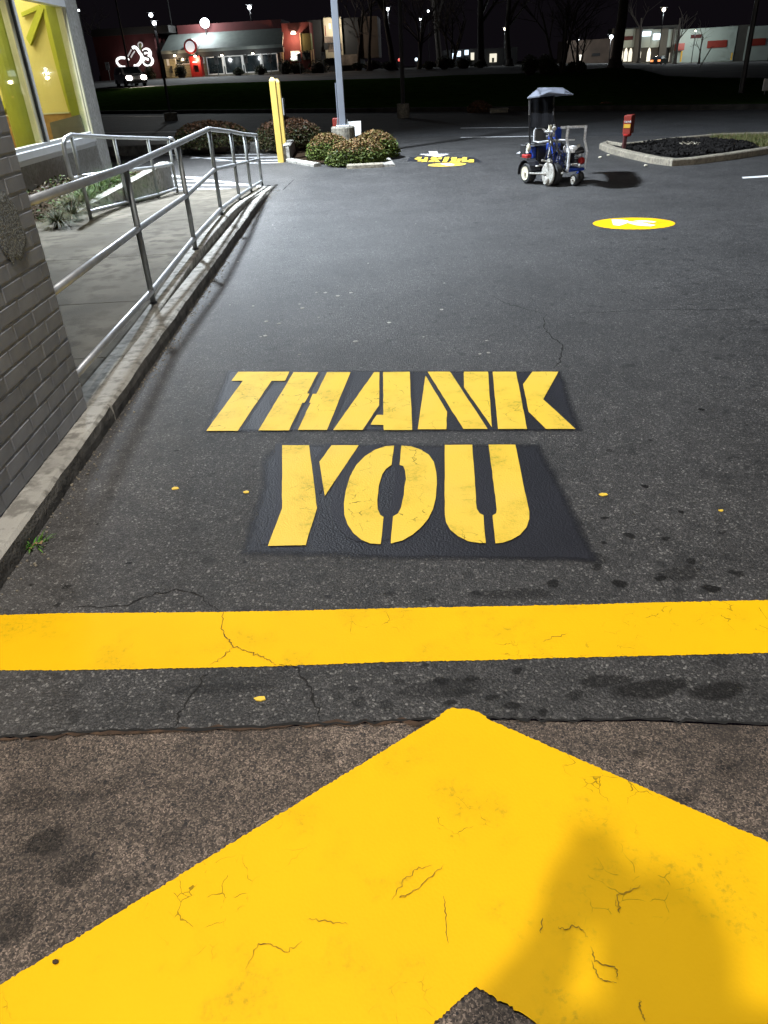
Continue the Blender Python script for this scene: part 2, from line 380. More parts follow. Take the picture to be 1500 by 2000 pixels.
M['white_metal'] = mat('white_metal', (0.55,0.57,0.60), 0.45, var=0.08, vscale=5)
M['pole_grey'] = mat('grey_pole_paint', (0.13,0.142,0.165), 0.5, var=0.08, vscale=4)
M['pole_dark'] = mat('dark_pole_paint', (0.022,0.020,0.020), 0.5, var=0.2)
M['plinth'] = mat('plinth_concrete', (0.22,0.20,0.16), 0.9, var=0.35, vscale=5, bump=0.5, bscale=30, dirt=(0.12,0.11,0.09))
M['leaf'] = tinted('leaf')
M['twig'] = mat('twig', (0.035,0.022,0.014), 0.9, var=0.3)
M['bark'] = mat('bark', (0.06,0.048,0.038), 0.9, var=0.4, vscale=9, bump=0.6, bscale=25)
M['soil'] = mat('planter_soil', (0.016,0.010,0.006), 0.95, var=0.5, vscale=14, bump=1.0, bscale=40, dirt=(0.035,0.021,0.010), spec=0.1)
M['mulch'] = mat('dark_mulch', (0.009,0.008,0.0075), 0.95, spec=0.15, var=0.5, vscale=30, bump=1.0, bscale=40)
M['grass'] = mat('lawn', (0.030,0.070,0.012), 1.0, var=0.5, vscale=1.2, bump=1.0, bscale=25, dirt=(0.045,0.075,0.018), spec=0.0)
M['lot_far'] = mat('far_asphalt', (0.06,0.06,0.062), 0.95, var=0.3, vscale=0.25, spec=0.1)
M['ground_far'] = mat('far_ground', (0.03,0.028,0.02), 0.95, var=0.4, vscale=0.3)
M['rubber'] = mat('rubber', (0.018,0.018,0.018), 0.75, var=0.3, vscale=20, bump=0.2)
M['blue'] = mat('blue_paint', (0.010,0.035,0.24), 0.4, var=0.2, vscale=14, dirt=(0.02,0.05,0.22))
M['blue_pale'] = mat('blotched_blue', (0.03,0.07,0.30), 0.5, var=0.2, vscale=16, dirt=(0.55,0.58,0.66))  # blue with pale blotches mixed in
M['cream'] = mat('cream_plastic', (0.62,0.58,0.45), 0.5, var=0.1, vscale=14, dirt=(0.40,0.36,0.26))
M['grime_white'] = mat('paint_spattered_white', (0.42,0.41,0.37), 0.55, var=0.2, vscale=12, dirt=(0.22,0.20,0.17))
M['frame_white'] = mat('white_tube_frame', (0.80,0.82,0.85), 0.45, var=0.1, vscale=10, dirt=(0.55,0.56,0.58))
M['black_plastic'] = mat('black_plastic', (0.02,0.02,0.021), 0.5, var=0.2)
M['dark_metal'] = mat('dark_metal', (0.06,0.06,0.065), 0.45, metal=0.6, var=0.3, vscale=20)
M['red_paint'] = mat('red_paint', (0.32,0.015,0.012), 0.45, var=0.12)
M['tarp'] = mat('grey_tarp', (0.135,0.145,0.175), 0.45, var=0.4, vscale=9, bump=1.0, bscale=9)
M['curtain'] = mat('black_cloth', (0.012,0.012,0.014), 0.9, var=0.4, vscale=6, bump=0.15, bscale=10, spec=0.1)
M['sign_red'] = mat('red_sign', (0.21,0.022,0.013), 0.5, var=0.1)
M['post_red'] = mat('dark_red_post', (0.06,0.012,0.012), 0.6)
M['sign_yellow'] = mat('yellow_sign_band', (0.55,0.32,0.03), 0.5, var=0.05)
M['sign_white'] = mat('white_sign', (0.75,0.74,0.72), 0.5, var=0.04)
M['far_kerb'] = mat('dark_kerb', (0.035,0.032,0.028), 0.95, var=0.4, vscale=3, spec=0.1)  # kerb colour darkened to leave it barely visible
M['room_glow'] = mat('room_glow', (0.02,0.022,0.022), 0.8, var=0.8, vscale=1.2, emit=(0.45,0.6,0.65), estr=0.10)  # glows by itself, standing in for light inside the restaurant
M['maroon'] = mat('maroon_wall', (0.055,0.005,0.005), 0.8, var=0.12, vscale=2, bump=0.2)
M['roof'] = mat('grey_green_roof', (0.12,0.135,0.125), 0.75, var=0.12, vscale=2)
M['roof_dark'] = mat('dark_fascia', (0.018,0.017,0.016), 0.7)
M['siding'] = mat('tan_siding', (0.36,0.31,0.18), 0.7, var=0.06)
M['far_glass'] = mat('dark_window_glass', (0.02,0.028,0.032), 0.12, var=0.6, vscale=0.8, spec=0.8)
M['far_green'] = mat('olive_panel', (0.06,0.07,0.015), 0.7)
M['far_tan'] = mat('tan_panel', (0.42,0.36,0.24), 0.7, var=0.15, vscale=1)
M['stone'] = mat('stone_base', (0.16,0.12,0.09), 0.9, var=0.5, vscale=1.5, bump=0.6, bscale=3)
M['mall'] = mat('pale_render', (0.30,0.34,0.32), 0.8, var=0.08, vscale=0.4)
M['mall_dark'] = mat('dark_render', (0.06,0.055,0.05), 0.8, var=0.2, vscale=0.4)
M['brickwall_far'] = mat('brown_wall', (0.10,0.07,0.05), 0.9, var=0.25, vscale=0.6)
M['e_cool'] = emitter('lamp_cool', (0.86,0.94,1.0), 14)
M['e_warm'] = emitter('lamp_warm', (1.0,0.86,0.62), 10)
M['e_white_soft'] = emitter('lit_white', (1.0,0.97,0.92), 1.2)
M['e_tube'] = emitter('sign_tube', (1.0,0.98,0.97), 1.5)
M['e_dim'] = emitter('dim_sign_tube', (0.75,0.70,0.70), 0.22)
M['e_head'] = emitter('headlight', (1.0,0.88,0.76), 30)
M['e_tail'] = emitter('tail_light', (1.0,0.28,0.02), 1.4)
M['e_red'] = emitter('red_light', (1.0,0.10,0.06), 1.2)
M['e_blue'] = emitter('blue_white_sign', (0.70,0.86,1.0), 2.0)
M['e_window'] = emitter('lit_window', (1.0,0.92,0.72), 0.9)
M['e_window_cool'] = emitter('lit_window_cool', (0.55,0.70,0.72), 0.05)
M['car_dark'] = mat('car_paint_dark', (0.045,0.047,0.05), 0.25, metal=0.5, var=0.05)
M['car_silver'] = mat('car_paint_silver', (0.5,0.52,0.53), 0.3, metal=0.1, var=0.05)
M['skin'] = mat('skin', (0.42,0.26,0.18), 0.55, var=0.06, vscale=20)
M['jacket'] = mat('dark_jacket', (0.03,0.03,0.035), 0.85, var=0.15, vscale=30)
M['jeans'] = mat('dark_jeans', (0.02,0.025,0.045), 0.9, var=0.2, vscale=60)
M['hair'] = mat('dark_hair', (0.015,0.011,0.008), 0.7, var=0.3, vscale=60)
M['shoe'] = mat('shoe', (0.02,0.02,0.02), 0.6)

# ------------------------------------------------------------------ near ground
def wob(pts, step, amp, seed=1):
    """subdivide a closed outline and roughen it (a masked paint edge on stony asphalt)"""
    rr = random.Random(seed); out = []
    for a, b in zip(pts, pts[1:] + pts[:1]):
        a = Vector(a); b = Vector(b); n = max(1, int((b-a).length/step)); d = (b-a); nr = Vector((-d.y, d.x, 0)).normalized()
        for i in range(n):
            out.append(a + d*(i/n) + nr*rr.gauss(0, amp)*(1 if i else 0.3))
    return out
def slab(pts, z):
    """flat sheet from an outline, triangulated from any shape"""
    mb = MB(); mb.poly([(p[0], p[1], z) for p in pts]); return mb
def fix_fill(o):
    import bmesh
    bm = bmesh.new(); bm.from_mesh(o.data)
    bmesh.ops.triangulate(bm, faces=bm.faces[:], ngon_method='EAR_CLIP')
    bm.normal_update()
    for f in bm.faces:
        if f.normal.z < 0: f.normal_flip()
    bm.to_mesh(o.data); bm.free(); return o
def xline(P, Q, x):
    t = (x-P[0])/(Q[0]-P[0]); return P[1]+(Q[1]-P[1])*t
st_a, st_b = G(240, 268), G(1050, 266)       # near edge of the street
fk_a, fk_b = G(200, 222), G(1000, 217)       # far kerb of the street
seam_px = [(-260,1452),(0,1440),(150,1431),(310,1424),(470,1420),(620,1412),(750,1408),(870,1404),(1000,1402),(1100,1406),(1250,1404),(1380,1410),(1500,1414),(1760,1424)]
seam = [G(*p) for p in seam_px]
lot_pts = [Vector((-40, seam[0].y+0.2, 0))] + seam + [Vector((40, seam[-1].y-0.2, 0)), Vector((60, xline(st_a, st_b, 60) if xline(st_a, st_b, 60) > 5 else 5, 0))]
lot = MB()
yb = lambda x: max(6.0, xline(st_a, st_b, x))
xs = [-40,-20,-12,-8,-5,-3,-1.5,0,1.5,3,5,8,12,20,40]
def seam_y(x): return ipol([(p.x, p.y) for p in seam], x)[0]
xs = sorted(set(xs + [round(p.x,4) for p in seam]))
for a, b in zip(xs, xs[1:]):
    lot.poly([(a,seam_y(a),0),(b,seam_y(b),0),(b,yb(b),0),(a,yb(a),0)])
lot_o = obj('asphalt_lot', lot, M['asphalt'], kind='structure', label='dark asphalt lot with painted lettering and cracks')
ap = MB()
for a, b in zip(xs, xs[1:]):
    ap.poly([(a,-30,-0.004),(b,-30,-0.004),(b,seam_y(b)-0.004,-0.004),(a,seam_y(a)-0.004,-0.004)])
apron = obj('concrete_apron', ap, M['apron'], kind='structure', label='brownish worn concrete apron in the foreground')
def ribbon(px, w, z, jag=0.006, seed=0, taper=True, n=7):
    rr = random.Random(seed); P = [G(*p) for p in px]; pts = []
    for a, b in zip(P, P[1:]):
        for i in range(n):
            t = i/n; q = a.lerp(b, t); d = (b-a).normalized(); q = q + Vector((-d.y, d.x, 0))*rr.gauss(0, jag)*(1 if i else 0); pts.append(q)
    pts.append(P[-1]); mb = MB(); K = len(pts); vs = []
    for i, p in enumerate(pts):
        d = (pts[min(i+1,K-1)]-pts[max(i-1,0)]); d.z=0; d.normalize(); nn = Vector((-d.y,d.x,0))
        ww = w*rr.uniform(0.35,1.2)*(1 if not taper else min(1, 0.25+4*min(i,K-1-i)/K)); 
        vs += [p+nn*ww/2+Vector((0,0,z)), p-nn*ww/2+Vector((0,0,z))]
    mb.add(vs, [(2*i,2*i+1,2*i+3,2*i+2) for i in range(K-1)]); return mb
obj('seam', ribbon(seam_px[1:13], 0.010, 0.0012, 0.004, 3, False), M['crack'], lot_o)
obj('seam_dirt', ribbon([(0,1443),(150,1434),(310,1427),(470,1423),(620,1415),(750,1411),(870,1408)], 0.016, 0.0006, 0.004, 5, False), M['rust_dirt'], lot_o)
for i, (px, w) in enumerate([
    ([(150,1186),(240,1184),(290,1166),(345,1151),(390,1164),(432,1194)], 0.006),
    ([(545,1299),(583,1304),(600,1340),(612,1370),(625,1408)], 0.007),
    ([(405,1312),(385,1345),(352,1390),(338,1422)], 0.005),
    ([(1066,612),(1062,640),(1078,660),(1098,672),(1096,692),(1095,708),(1074,724)], 0.010),
    ([(958,575),(985,592),(1035,606),(1066,614)], 0.006),
    ([(1110,612),(1180,610),(1280,604),(1400,606),(1500,602)], 0.006),
    ([(575,350),(552,372),(520,372)], 0.02)]):
    obj('crack', ribbon(px, w, 0.002, 0.005 if i < 6 else 0.002, 11+i), M['crack'], lot_o)

# ---- painted markings
Z1, Z2, Z3 = 0.002, 0.0042, 0.0064
def px_poly(pts, z, step=0.05, amp=0.0012, seed=1, dx=0, dy=0):
    return slab(wob([G(x+dx, y+dy) for x, y in pts], step, amp, seed), z)
def join(*mbs):
    r = MB()
    for m in mbs: r.add(m.v, m.f)
    return r
bar_px = [(-150,1206),(0,1202),(100,1199),(210,1198),(435,1196),(600,1193),(750,1189),(1125,1182),(1300,1177),(1500,1173),(1700,1168),
          (1700,1270),(1500,1276),(1300,1281),(1120,1285),(960,1290),(750,1294),(540,1302),(300,1307),(120,1310),(0,1310),(-150,1312)]
fix_fill(obj('stop_bar', px_poly(bar_px, Z1, 0.005, 0.0011, 2), M['yellow'], lot_o, label='broad fresh yellow bar painted across the lane'))
A = [G(855,1402), G(868,1390), G(884,1383), G(897,1385), G(915,1386), G(940,1395), G(958,1408)]
eL = G(0,1925); eR = G(1500,1645); iA = G(930,1928); iL = G(845,2000); iR = G(1052,2000)
aL = A[0] + (eL-A[0])*1.9; aR = A[-1] + (eR-A[-1])*2.0
iL2 = iA + (iL-iA).normalized()*1.35; iR2 = iA + (iR-iA).normalized()*1.3
chev = [aL, *A, aR, iR2, iA, iL2]
fix_fill(obj('chevron', slab(wob(chev, 0.0045, 0.0011, 4), Z1), M['yellow'], apron, label='huge fresh yellow arrowhead pointing up the lane'))
for i, (px, w) in enumerate([
    ([(437,1196),(432,1230),(445,1250),(455,1264),(480,1272),(505,1282),(520,1288),(540,1300)], 0.0038), ([(455,1265),(435,1285),(408,1302)], 0.0026),
    ([(1060,1255),(1080,1245),(1110,1238)], 0.002)]):
    obj('crack', ribbon(px, w, Z1+0.002, 0.003, 31+i), M['crack_y'], lot_o)
for i, px in enumerate([[(1152,1850),(1160,1880),(1200,1890),(1207,1915)],[(1155,1878),(1168,1912),(1180,1918),(1204,1922)],[(1090,1812),(1105,1818),(1130,1811),(1148,1832)],
    [(1060,1795),(1056,1825)],[(800,1745),(780,1755),(812,1740),(838,1716),(868,1690)],[(765,1760),(787,1720),(815,1700),(845,1692)],[(866,1752),(870,1795),(876,1845)],
    [(1202,1760),(1210,1785),(1204,1750),(1228,1745),(1250,1730)],[(1247,1955),(1250,1975),(1262,1998)],[(600,1798),(640,1802),(680,1808)],[(480,1895),(505,1845),(540,1850),(560,1862),(590,1840)]]):
    obj('crack', ribbon(px, 0.0019, Z1+0.0022, 0.002, 51+i), M['crack_y'], apron)

def Z5(*pts): return [(380+x/3.571, 700+y/3.571) for x, y in pts]
def Z6(*pts): return [(780+x/3.571, 700+y/3.571) for x, y in pts]
def backing(px, margin, seed):
    """sheet whose last centimetres fade out: inner ring fully covered, outer ring bare"""
    o = [G(*p) for p in px]; c = sum(o, Vector())/len(o); rr = random.Random(seed)
    outer = wob(o, 0.06, 0.002, seed); inner = []
    for p in outer:
        d = c-p; dd = Vector((max(-margin, min(margin, d.x)), max(-margin, min(margin, d.y)), 0)); inner.append(p+dd)
    mb = MB(); n = len(outer)
    vs = [(p.x,p.y,Z1) for p in outer] + [(p.x,p.y,Z1) for p in inner]
    mb.add(vs, [(i,(i+1)%n,n+(i+1)%n,n+i) for i in range(n)] + [tuple(range(n,2*n))])
    mb.c = [(0,0,0,1)]*n + [(1,1,1,1)]*n
    return mb
fix_fill(obj('backing_patch', backing([(436,721),(1104,721),(1155,848),(383,851)], 0.085, 3), M['black'], lot_o, label='black painted patch behind the word THANK'))
fix_fill(obj('backing_patch', backing([(528,864),(1066,861),(1196,1108),(448,1096),(500,940),(500,893)], 0.09, 5), M['black'], lot_o, label='black painted patch behind the word YOU'))
M['oil'] = paint('oil_stain', (0.010,0.0095,0.009), 0.5, 0, (0.01,0.01,0.01), alpha_edge=True, relief=0.5, spec=0.35)
def stain(par, x, y, rx, ry, cover, seed, z):
    rr = random.Random(seed); c = G(x, y); n = 18; mb = MB(); vs = []; ph = rr.uniform(0,6.28); cs = []
    for q, k in ((1.0,0.0),(0.55,cover)):
        for i in range(n):
            a = 2*math.pi*i/n; w = 1+0.16*math.sin(2*a+ph)+0.10*math.sin(3*a+ph*2)+rr.uniform(-.06,.06)
            vs.append((c.x+math.cos(a)*rx*w*q, c.y+math.sin(a)*ry*w*q, z)); cs.append((k,k,k,1))
    mb.add(vs, [(i,(i+1)%n,n+(i+1)%n,n+i) for i in range(n)]+[tuple(range(n,2*n))]); mb.c = cs
    obj('oil_stain', mb, M['oil'], par)
rr_ = random.Random(41); k_ = 0
STAINS = [(778,1332,.022),(862,1330,.026),(922,1325,.024),(1010,1310,.02),(1122,1358,.030),(700,1372,.028),(755,1378,.03),(880,1372,.02),(960,1362,.022),(1000,1378,.026),(1060,1392,.02),(830,1300,.018),(690,1345,.02),
    (130,1146,.018),(62,1142,.014),(112,1182,.016),(190,1024,.012),(252,1100,.014),(478,1098,.012),(318,1002,.012),(1260,950,.022),(1180,1012,.02),(1230,1046,.028),(1300,1052,.02),(1165,1108,.026),(1080,1140,.03),(1210,1140,.034),(1290,1130,.03),(1350,1096,.026),(1390,1150,.034),(1440,1120,.03),
    (760,1160,.03),(840,1172,.022),(640,1165,.018),(930,1158,.02),(1180,1060,.014),(1330,1000,.016),(1410,1040,.018),(345,880,.014),(230,930,.01),(1190,880,.02),(1270,860,.016),(1370,800,.02),(1130,1255,.0)]
for x, y, r in STAINS:
    if r: stain(lot_o, x, y, r*rr_.uniform(.9,1.3), r*rr_.uniform(.7,1.05), rr_.uniform(.42,.62), 100+k_, 0.0006+0.00001*k_); k_ += 1
for x, y, rx_, ry_, cv in [(1270,1345,.16,.05,.5),(1400,1350,.12,.045,.5),(1180,1330,.10,.04,.45),(1330,1120,.12,.06,.40),(1150,1090,.10,.06,.40),(860,1345,.22,.05,.42),(430,1345,.2,.04,.4),(1000,1160,.2,.05,.4)]:
    stain(lot_o, x, y, rx_, ry_, cv, 200+k_, 0.0003+0.00001*k_); k_ += 1
for x, y, r, cv in [(90,1640,.05,.55),(150,1700,.04,.5),(330,1640,.035,.5),(60,1560,.05,.48),(270,1720,.03,.5),(420,1560,.03,.45),(200,1540,.04,.45),(640,1480,.025,.45),(1330,1560,.03,.45),(1420,1500,.035,.48),(1250,1470,.02,.45),(30,1800,.05,.55)]:
    stain(apron, x, y, r*rr_.uniform(1.2,2.6), r*rr_.uniform(.9,1.4), cv*rr_.uniform(.6,.85), 300+k_, -0.0034+0.00001*k_); k_ += 1
LET = {
 'T': [Z5((305,100),(662,100),(632,163),(538,163),(303,513),(83,513),(338,163),(258,163))],
 'H': [Z5((692,103),(863,103),(785,252),(803,254),(768,317),(752,317),(660,510),(447,510)), Z5((925,103),(1088,103),(924,507),(722,507),(812,317),(800,317),(825,255),(850,255))],
 'A': [Z5((1253,103),(1290,103),(1287,335),(1172,507),(967,507)), Z5((1316,103))+Z6((72,100),(90,507))+Z5((1320,507),(1318,472),(1228,470),(1272,402),(1317,402))],
 'N': [Z6((183,128),(333,380),(328,502),(127,502)), Z6((197,100),(353,100),(615,500),(447,500)), Z6((450,100),(618,100),(645,488),(450,208))],
 'K': [Z6((650,100),(813,100),(890,500),(688,500)), Z6((928,100),(1108,100),(1003,293),(1227,500),(1022,500),(902,380),(862,188))],
 'Y': [Z5((612,614),(800,614),(855,1052),(777,1312),(512,1318),(612,1055)), Z5((957,614),(1145,614),(910,968),(872,728))],
 'O': [Z5((1392,617),(1330,622),(1260,645),(1190,690),(1130,750),(1085,830),(1055,930),(1042,1020),(1045,1100),(1070,1170),(1110,1230),(1165,1275),(1225,1300),(1298,1305),(1318,1115),(1295,1100),(1278,1060),(1275,1000),(1285,900),(1310,815),(1335,780),(1375,750)),
       Z6((15,617),(80,622),(150,645),(205,680),(240,730),(257,800),(262,880),(255,980),(235,1060),(200,1130),(150,1190),(90,1240),(20,1280),(-60,1300)) + Z5((1385,1110),(1420,1090),(1440,1050),(1460,960),(1475,850),(1468,790),(1455,760),(1430,750))],
 'U': [Z6((317,612),(508,610),(540,1060),(560,1090),(587,1103),(603,1297),(560,1297),(480,1285),(410,1250),(355,1205),(325,1150),(317,1100)),
       Z6((622,610),(808,610),(905,1080),(905,1130),(885,1190),(840,1240),(780,1275),(720,1295),(670,1300),(650,1105),(675,1090),(680,1065))]}
for ch, polys in LET.items():
    fix_fill(obj('letter', join(*[px_poly(p, Z3, 0.05, 0.0007, 7+k) for k, p in enumerate(polys)]), M['yellow_old'], lot_o, label='yellow stencilled letter %s painted on the asphalt' % ch))
gh = [px_poly(LET['O'][0], Z2, 0.05, 0.001, 3, -25, -5), px_poly(LET['Y'][0][:6], Z2-0.0004, 0.05, 0.001, 3, -14, -4), px_poly(LET['Y'][1], Z2+0.0004, 0.05, 0.001, 3, -12, -4),
      px_poly(LET['O'][1], Z2-0.0006, 0.05, 0.001, 3, -20, -5), px_poly(LET['U'][0], Z2-0.0002, 0.05, 0.001, 3, -5, -3), px_poly(LET['T'][0], Z2-0.0008, 0.05, 0.001, 3, 5, -1),
      px_poly(LET['H'][0], Z2-0.0005, 0.05, 0.001, 3, 5, -1), px_poly(LET['H'][1], Z2-0.0003, 0.05, 0.001, 3, 9, -1), px_poly(LET['A'][0], Z2-0.0001, 0.05, 0.001, 3, 5, -1), px_poly(LET['A'][1], Z2, 0.05, 0.001, 3, 6, -1)]
fix_fill(obj('old_lettering', join(*gh), M['ghost'], lot_o, label='dark painted-over outline of older lettering'))
# round direction mark with a white arrow, right of the lane
c0 = G(1237,436.5); rx = (G(1318,436)-G(1157,436)).length/2; ry = (G(1237,425)-G(1237,448)).length/2
ux = (G(1318,436)-G(1157,436)).normalized(); uy = Vector((-ux.y,ux.x,0))
def ell(c, ux, uy, rx, ry, n=40): return [c+ux*math.cos(2*math.pi*k/n)*rx+uy*math.sin(2*math.pi*k/n)*ry for k in range(n)]
fix_fill(obj('direction_disc', slab(ell(c0,ux,uy,rx,ry), Z1), M['yellow'], lot_o, label='yellow painted disc with a white arrow on dark asphalt'))
D8 = lambda *pts: [(1150+x*350/1500, 200+y*350/1500) for x, y in pts]
fix_fill(obj('arrow', join(px_poly(D8((190,984),(268,984),(330,992),(330,1000),(420,1003),(560,1030),(520,1041),(400,1033),(325,1012),(255,1036),(205,1030)), Z2), px_poly(D8((372,992),(470,991),(570,1002),(540,1010),(440,1003)), Z2)), M['white'], lot_o, label='white arrow inside the yellow disc'))
# far end of the drive: white arrow, word facing the other way, second disc
D9 = lambda *pts: [(790+x*160/1500, 285+y*160/1500) for x, y in pts]
fix_fill(obj('arrow', px_poly(D9((440,98),(598,98),(618,148),(828,150),(610,203),(270,152),(468,148)), Z1), M['white'], lot_o, label='white arrow pointing this way at the far lane end'))
fix_fill(obj('backing_patch', backing(D9((70,205),(1270,205),(1460,300),(20,290)), 0.06, 9), M['black'], lot_o, label='black painted patch behind the far word'))
WORD = [[((245,208),(325,208),(290,247),(360,250),(372,212),(432,214),(412,298),(310,298),(322,262),(178,248)), ((268,258),(318,258),(305,290),(225,290))],
        [((505,208),(580,208),(600,232),(640,208),(698,208),(672,250),(590,250),(660,300),(575,300),(520,262),(470,245)), ((460,270),(520,270),(555,292),(430,300))],
        [((740,208),(825,208),(775,303),(690,303))],
        [((868,213),(965,213),(938,303),(815,303),(845,282),(868,250),(845,245))],
        [((975,240),(1050,240),(1065,213),(1145,213),(1140,300),(1045,300),(1050,262),(1028,262),(1015,308),(940,305))],
        [((1150,268),(1180,268),(1190,252),(1272,252),(1272,306),(1180,306),(1150,298))]]
for w in WORD:
    fix_fill(obj('letter', join(*[px_poly(D9(*p), Z3) for p in w]), M['yellow_old'], lot_o))
c1 = G(873,321.5); fix_fill(obj('direction_disc', slab(ell(c1,ux,uy,(G(908,321)-G(838,321)).length/2,0.27), Z1), M['yellow_old'], lot_o, label='small far yellow disc below the far word'))
fix_fill(obj('arrow', px_poly(D9((640,330),(800,322),(920,340),(900,358),(760,362),(700,345)), Z2), M['white'], lot_o))
fix_fill(obj('arrow', px_poly([(1008,300),(1028,289),(1040,289),(1040,299)], Z1), M['white'], lot_o, label='white arrow tip beside the line striping machine'))
fix_fill(obj('bay_line', px_poly([(1449,346),(1560,338),(1560,342),(1451,349)], Z1), M['white'], lot_o, label='white bay line at the right edge'))
def strip(p, q, w=0.10):
    a = G(*p); b = G(*q); d = (b-a).normalized(); n = Vector((-d.y,d.x,0))*w/2
    mb = MB(); mb.poly([tuple(x+Vector((0,0,Z1))) for x in (a+n,b+n,b-n,a-n)]); return mb
for i, (p, q) in enumerate([((262,334),(512,365)),((338,345),(392,347)),((340,353),(448,355)),((342,361),(495,362)),((345,369),(500,369)),((352,376),(398,375)),
             ((308,300),(480,317)),((345,297.5),(560,295.5)),((352,303.5),(562,300.5)),((372,309),(562,306.5)),((420,314.5),(562,312.5)),((470,319),(548,317.5))]):
    obj('hatch_line', fix_dir if False else strip(p, q, 0.09 if i else 0.11), M['white'], lot_o)

# ---- small loose bits on the asphalt
for (x, y, s, lab) in [(342,955,0.020,'yellow paint chip on the asphalt left of the word YOU'),(508,1366,0.017,'yellow paint chip between the yellow bar and the seam'),
                  (1179,967,0.020,'yellow paint chip right of the black patch under YOU'),(1408,998,0.010,'tiny yellow paint chip near the right edge of the lane'),(481,962,0.014,'crumb of yellow paint at the left edge of the black patch'),(110,1882,0.006,'brown speck lying on the yellow arrowhead')]:
    c = G(x, y); mb = MB(); n = 6; a0 = random.random()*6
    mb.prism([(c.x+math.cos(a0+k*1.047)*s*random.uniform(0.7,1.2), c.y+math.sin(a0+k*1.047)*s*random.uniform(0.5,0.9)) for k in range(n)], 0.001 if y < 1800 else 0.005, 0.004 if y < 1800 else 0.009)
    obj('paint_chip', mb, M['yellow_old'] if y < 1800 else M['rust_dirt'], label=lab, cat='paint chip', loc=(c.x,c.y,0))
fl = MB(); rr = random.Random(5)
for k in range(20):
    x = rr.uniform(430, 960); y = rr.uniform(430, 700); c = G(x, y); s = rr.uniform(0.006,0.016)
    fl.prism([(c.x+math.cos(q*1.05)*s*rr.uniform(.7,1.1), c.y+math.sin(q*1.05)*s*rr.uniform(.7,1.1)) for q in range(6)], 0.0005, 0.0025)
for (x,y) in [(695,667),(660,578),(635,572),(685,572),(590,602),(545,632),(520,628)]:
    c = G(x,y); s=0.016; fl.prism([(c.x+math.cos(q*1.05)*s*rr.uniform(.7,1.2), c.y+math.sin(q*1.05)*s*rr.uniform(.7,1.2)) for q in range(6)], 0.0005, 0.003)
obj('pale_flecks', fl, M['curb'], lot_o, kind='stuff', label='small pale flecks trodden into the asphalt')
gr = MB()
for k in range(900):
    y = rr.uniform(1.6, 12); x = -1.37 + abs(rr.gauss(0, 0.05)) - 0.004*y
    s = rr.uniform(0.002,0.007); c = Vector((x,y,s*0.5)); gr.ball(c, (s,s*rr.uniform(.6,1),s*.7), 5, 3, jit=0.2)
obj('kerb_gravel', gr, M['tan_curb'], kind='stuff', label='loose grit along the foot of the kerb')

# ------------------------------------------------------------------ kerb, ramp and planter
KH = 0.085
kb = thing('kerb', 'pale worn concrete kerb beside the lane', None, (-1.45, 3, 0), kind='structure')
def kx(y): return -1.355 - 0.0055*max(0, y-2)          # outer face
def kerb_sec(y0, y1, seed):
    rr = random.Random(seed); mb = MB(); n = max(2, int((y1-y0)/0.12)); rows = []
    for i in range(n+1):
        y = y0+(y1-y0)*i/n; h = KH*(1-smoothstep(9.5, 12.6, y)) + 0.006; x = kx(y); j = rr.gauss(0,0.0025)
        inn = -1.62 if y < 3.5 else -1.50 - 0.02*min(1,(y-3.5)/3)
        rows.append([(x+j*.5,y,-0.02),(x+j,y,h*0.45),(x-0.006+j+rr.gauss(0,.002),y,h-0.012),(x-0.022+j,y,h),(x-0.06,y,h+rr.gauss(0,.0008)),(inn,y,h),(inn,y,-0.02)])
    vs = sum(rows, []); fs = []; mi = []
    for i in range(n):
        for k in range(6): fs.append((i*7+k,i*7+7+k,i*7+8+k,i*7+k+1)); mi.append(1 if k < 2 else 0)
    fs += [tuple(range(6,-1,-1)), tuple(range(n*7,n*7+7))]; mi += [0,0]
    mb.add(vs, fs); mb.m = mi; return mb
for i, (a, b) in enumerate([(-6,-1.0),(-0.995,1.2),(1.205,3.55),(3.557,6.6),(6.606,9.4),(9.406,12.4)]):
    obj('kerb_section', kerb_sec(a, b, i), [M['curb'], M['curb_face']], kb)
ramp = thing('ramp', 'concrete access ramp behind the handrail', None, (-2.6, 8, 0), kind='structure')
def rz(y): return 0.078 + 0.10*smoothstep(4.5, 7.8, y) - 0.175*smoothstep(8.8, 12.6, y)
def ramp_slab(y0, y1, x0, x1):
    mb = MB(); n = 6; vs = []; 
    for i in range(n+1):
        y = y0+(y1-y0)*i/n; z = rz(y); xo = x1(y); xi = x0(y)
        vs += [(xo,y,-0.03),(xo,y,z-0.008),(xo-0.01,y,z),(xi,y,z),(xi,y,-0.03)]
    fs = []
    for i in range(n):
        for k in range(4): fs.append((i*5+k,i*5+5+k,i*5+6+k,i*5+k+1))
    fs += [(4,3,2,1,0), tuple(range(n*5,n*5+5))]; mb.add(vs, fs); return mb
edge = lambda y: -1.512 - 0.022*min(1,max(0,(y-3.5)/3)) + 0.05*smoothstep(9.5,12.4,y)
cuts = [3.53, 4.35, 5.55, 6.9, 8.6, 10.4, 12.45]
for a, b in zip(cuts, cuts[1:]):
    obj('slab', ramp_slab(a+0.005, b-0.005, lambda y: -5.2, lambda y: edge(y)-0.11), M['ramp'], ramp)
    obj('edge_strip', ramp_slab(a+0.003, b-0.003, lambda y: edge(y)-0.104, edge), M['curb'], ramp)
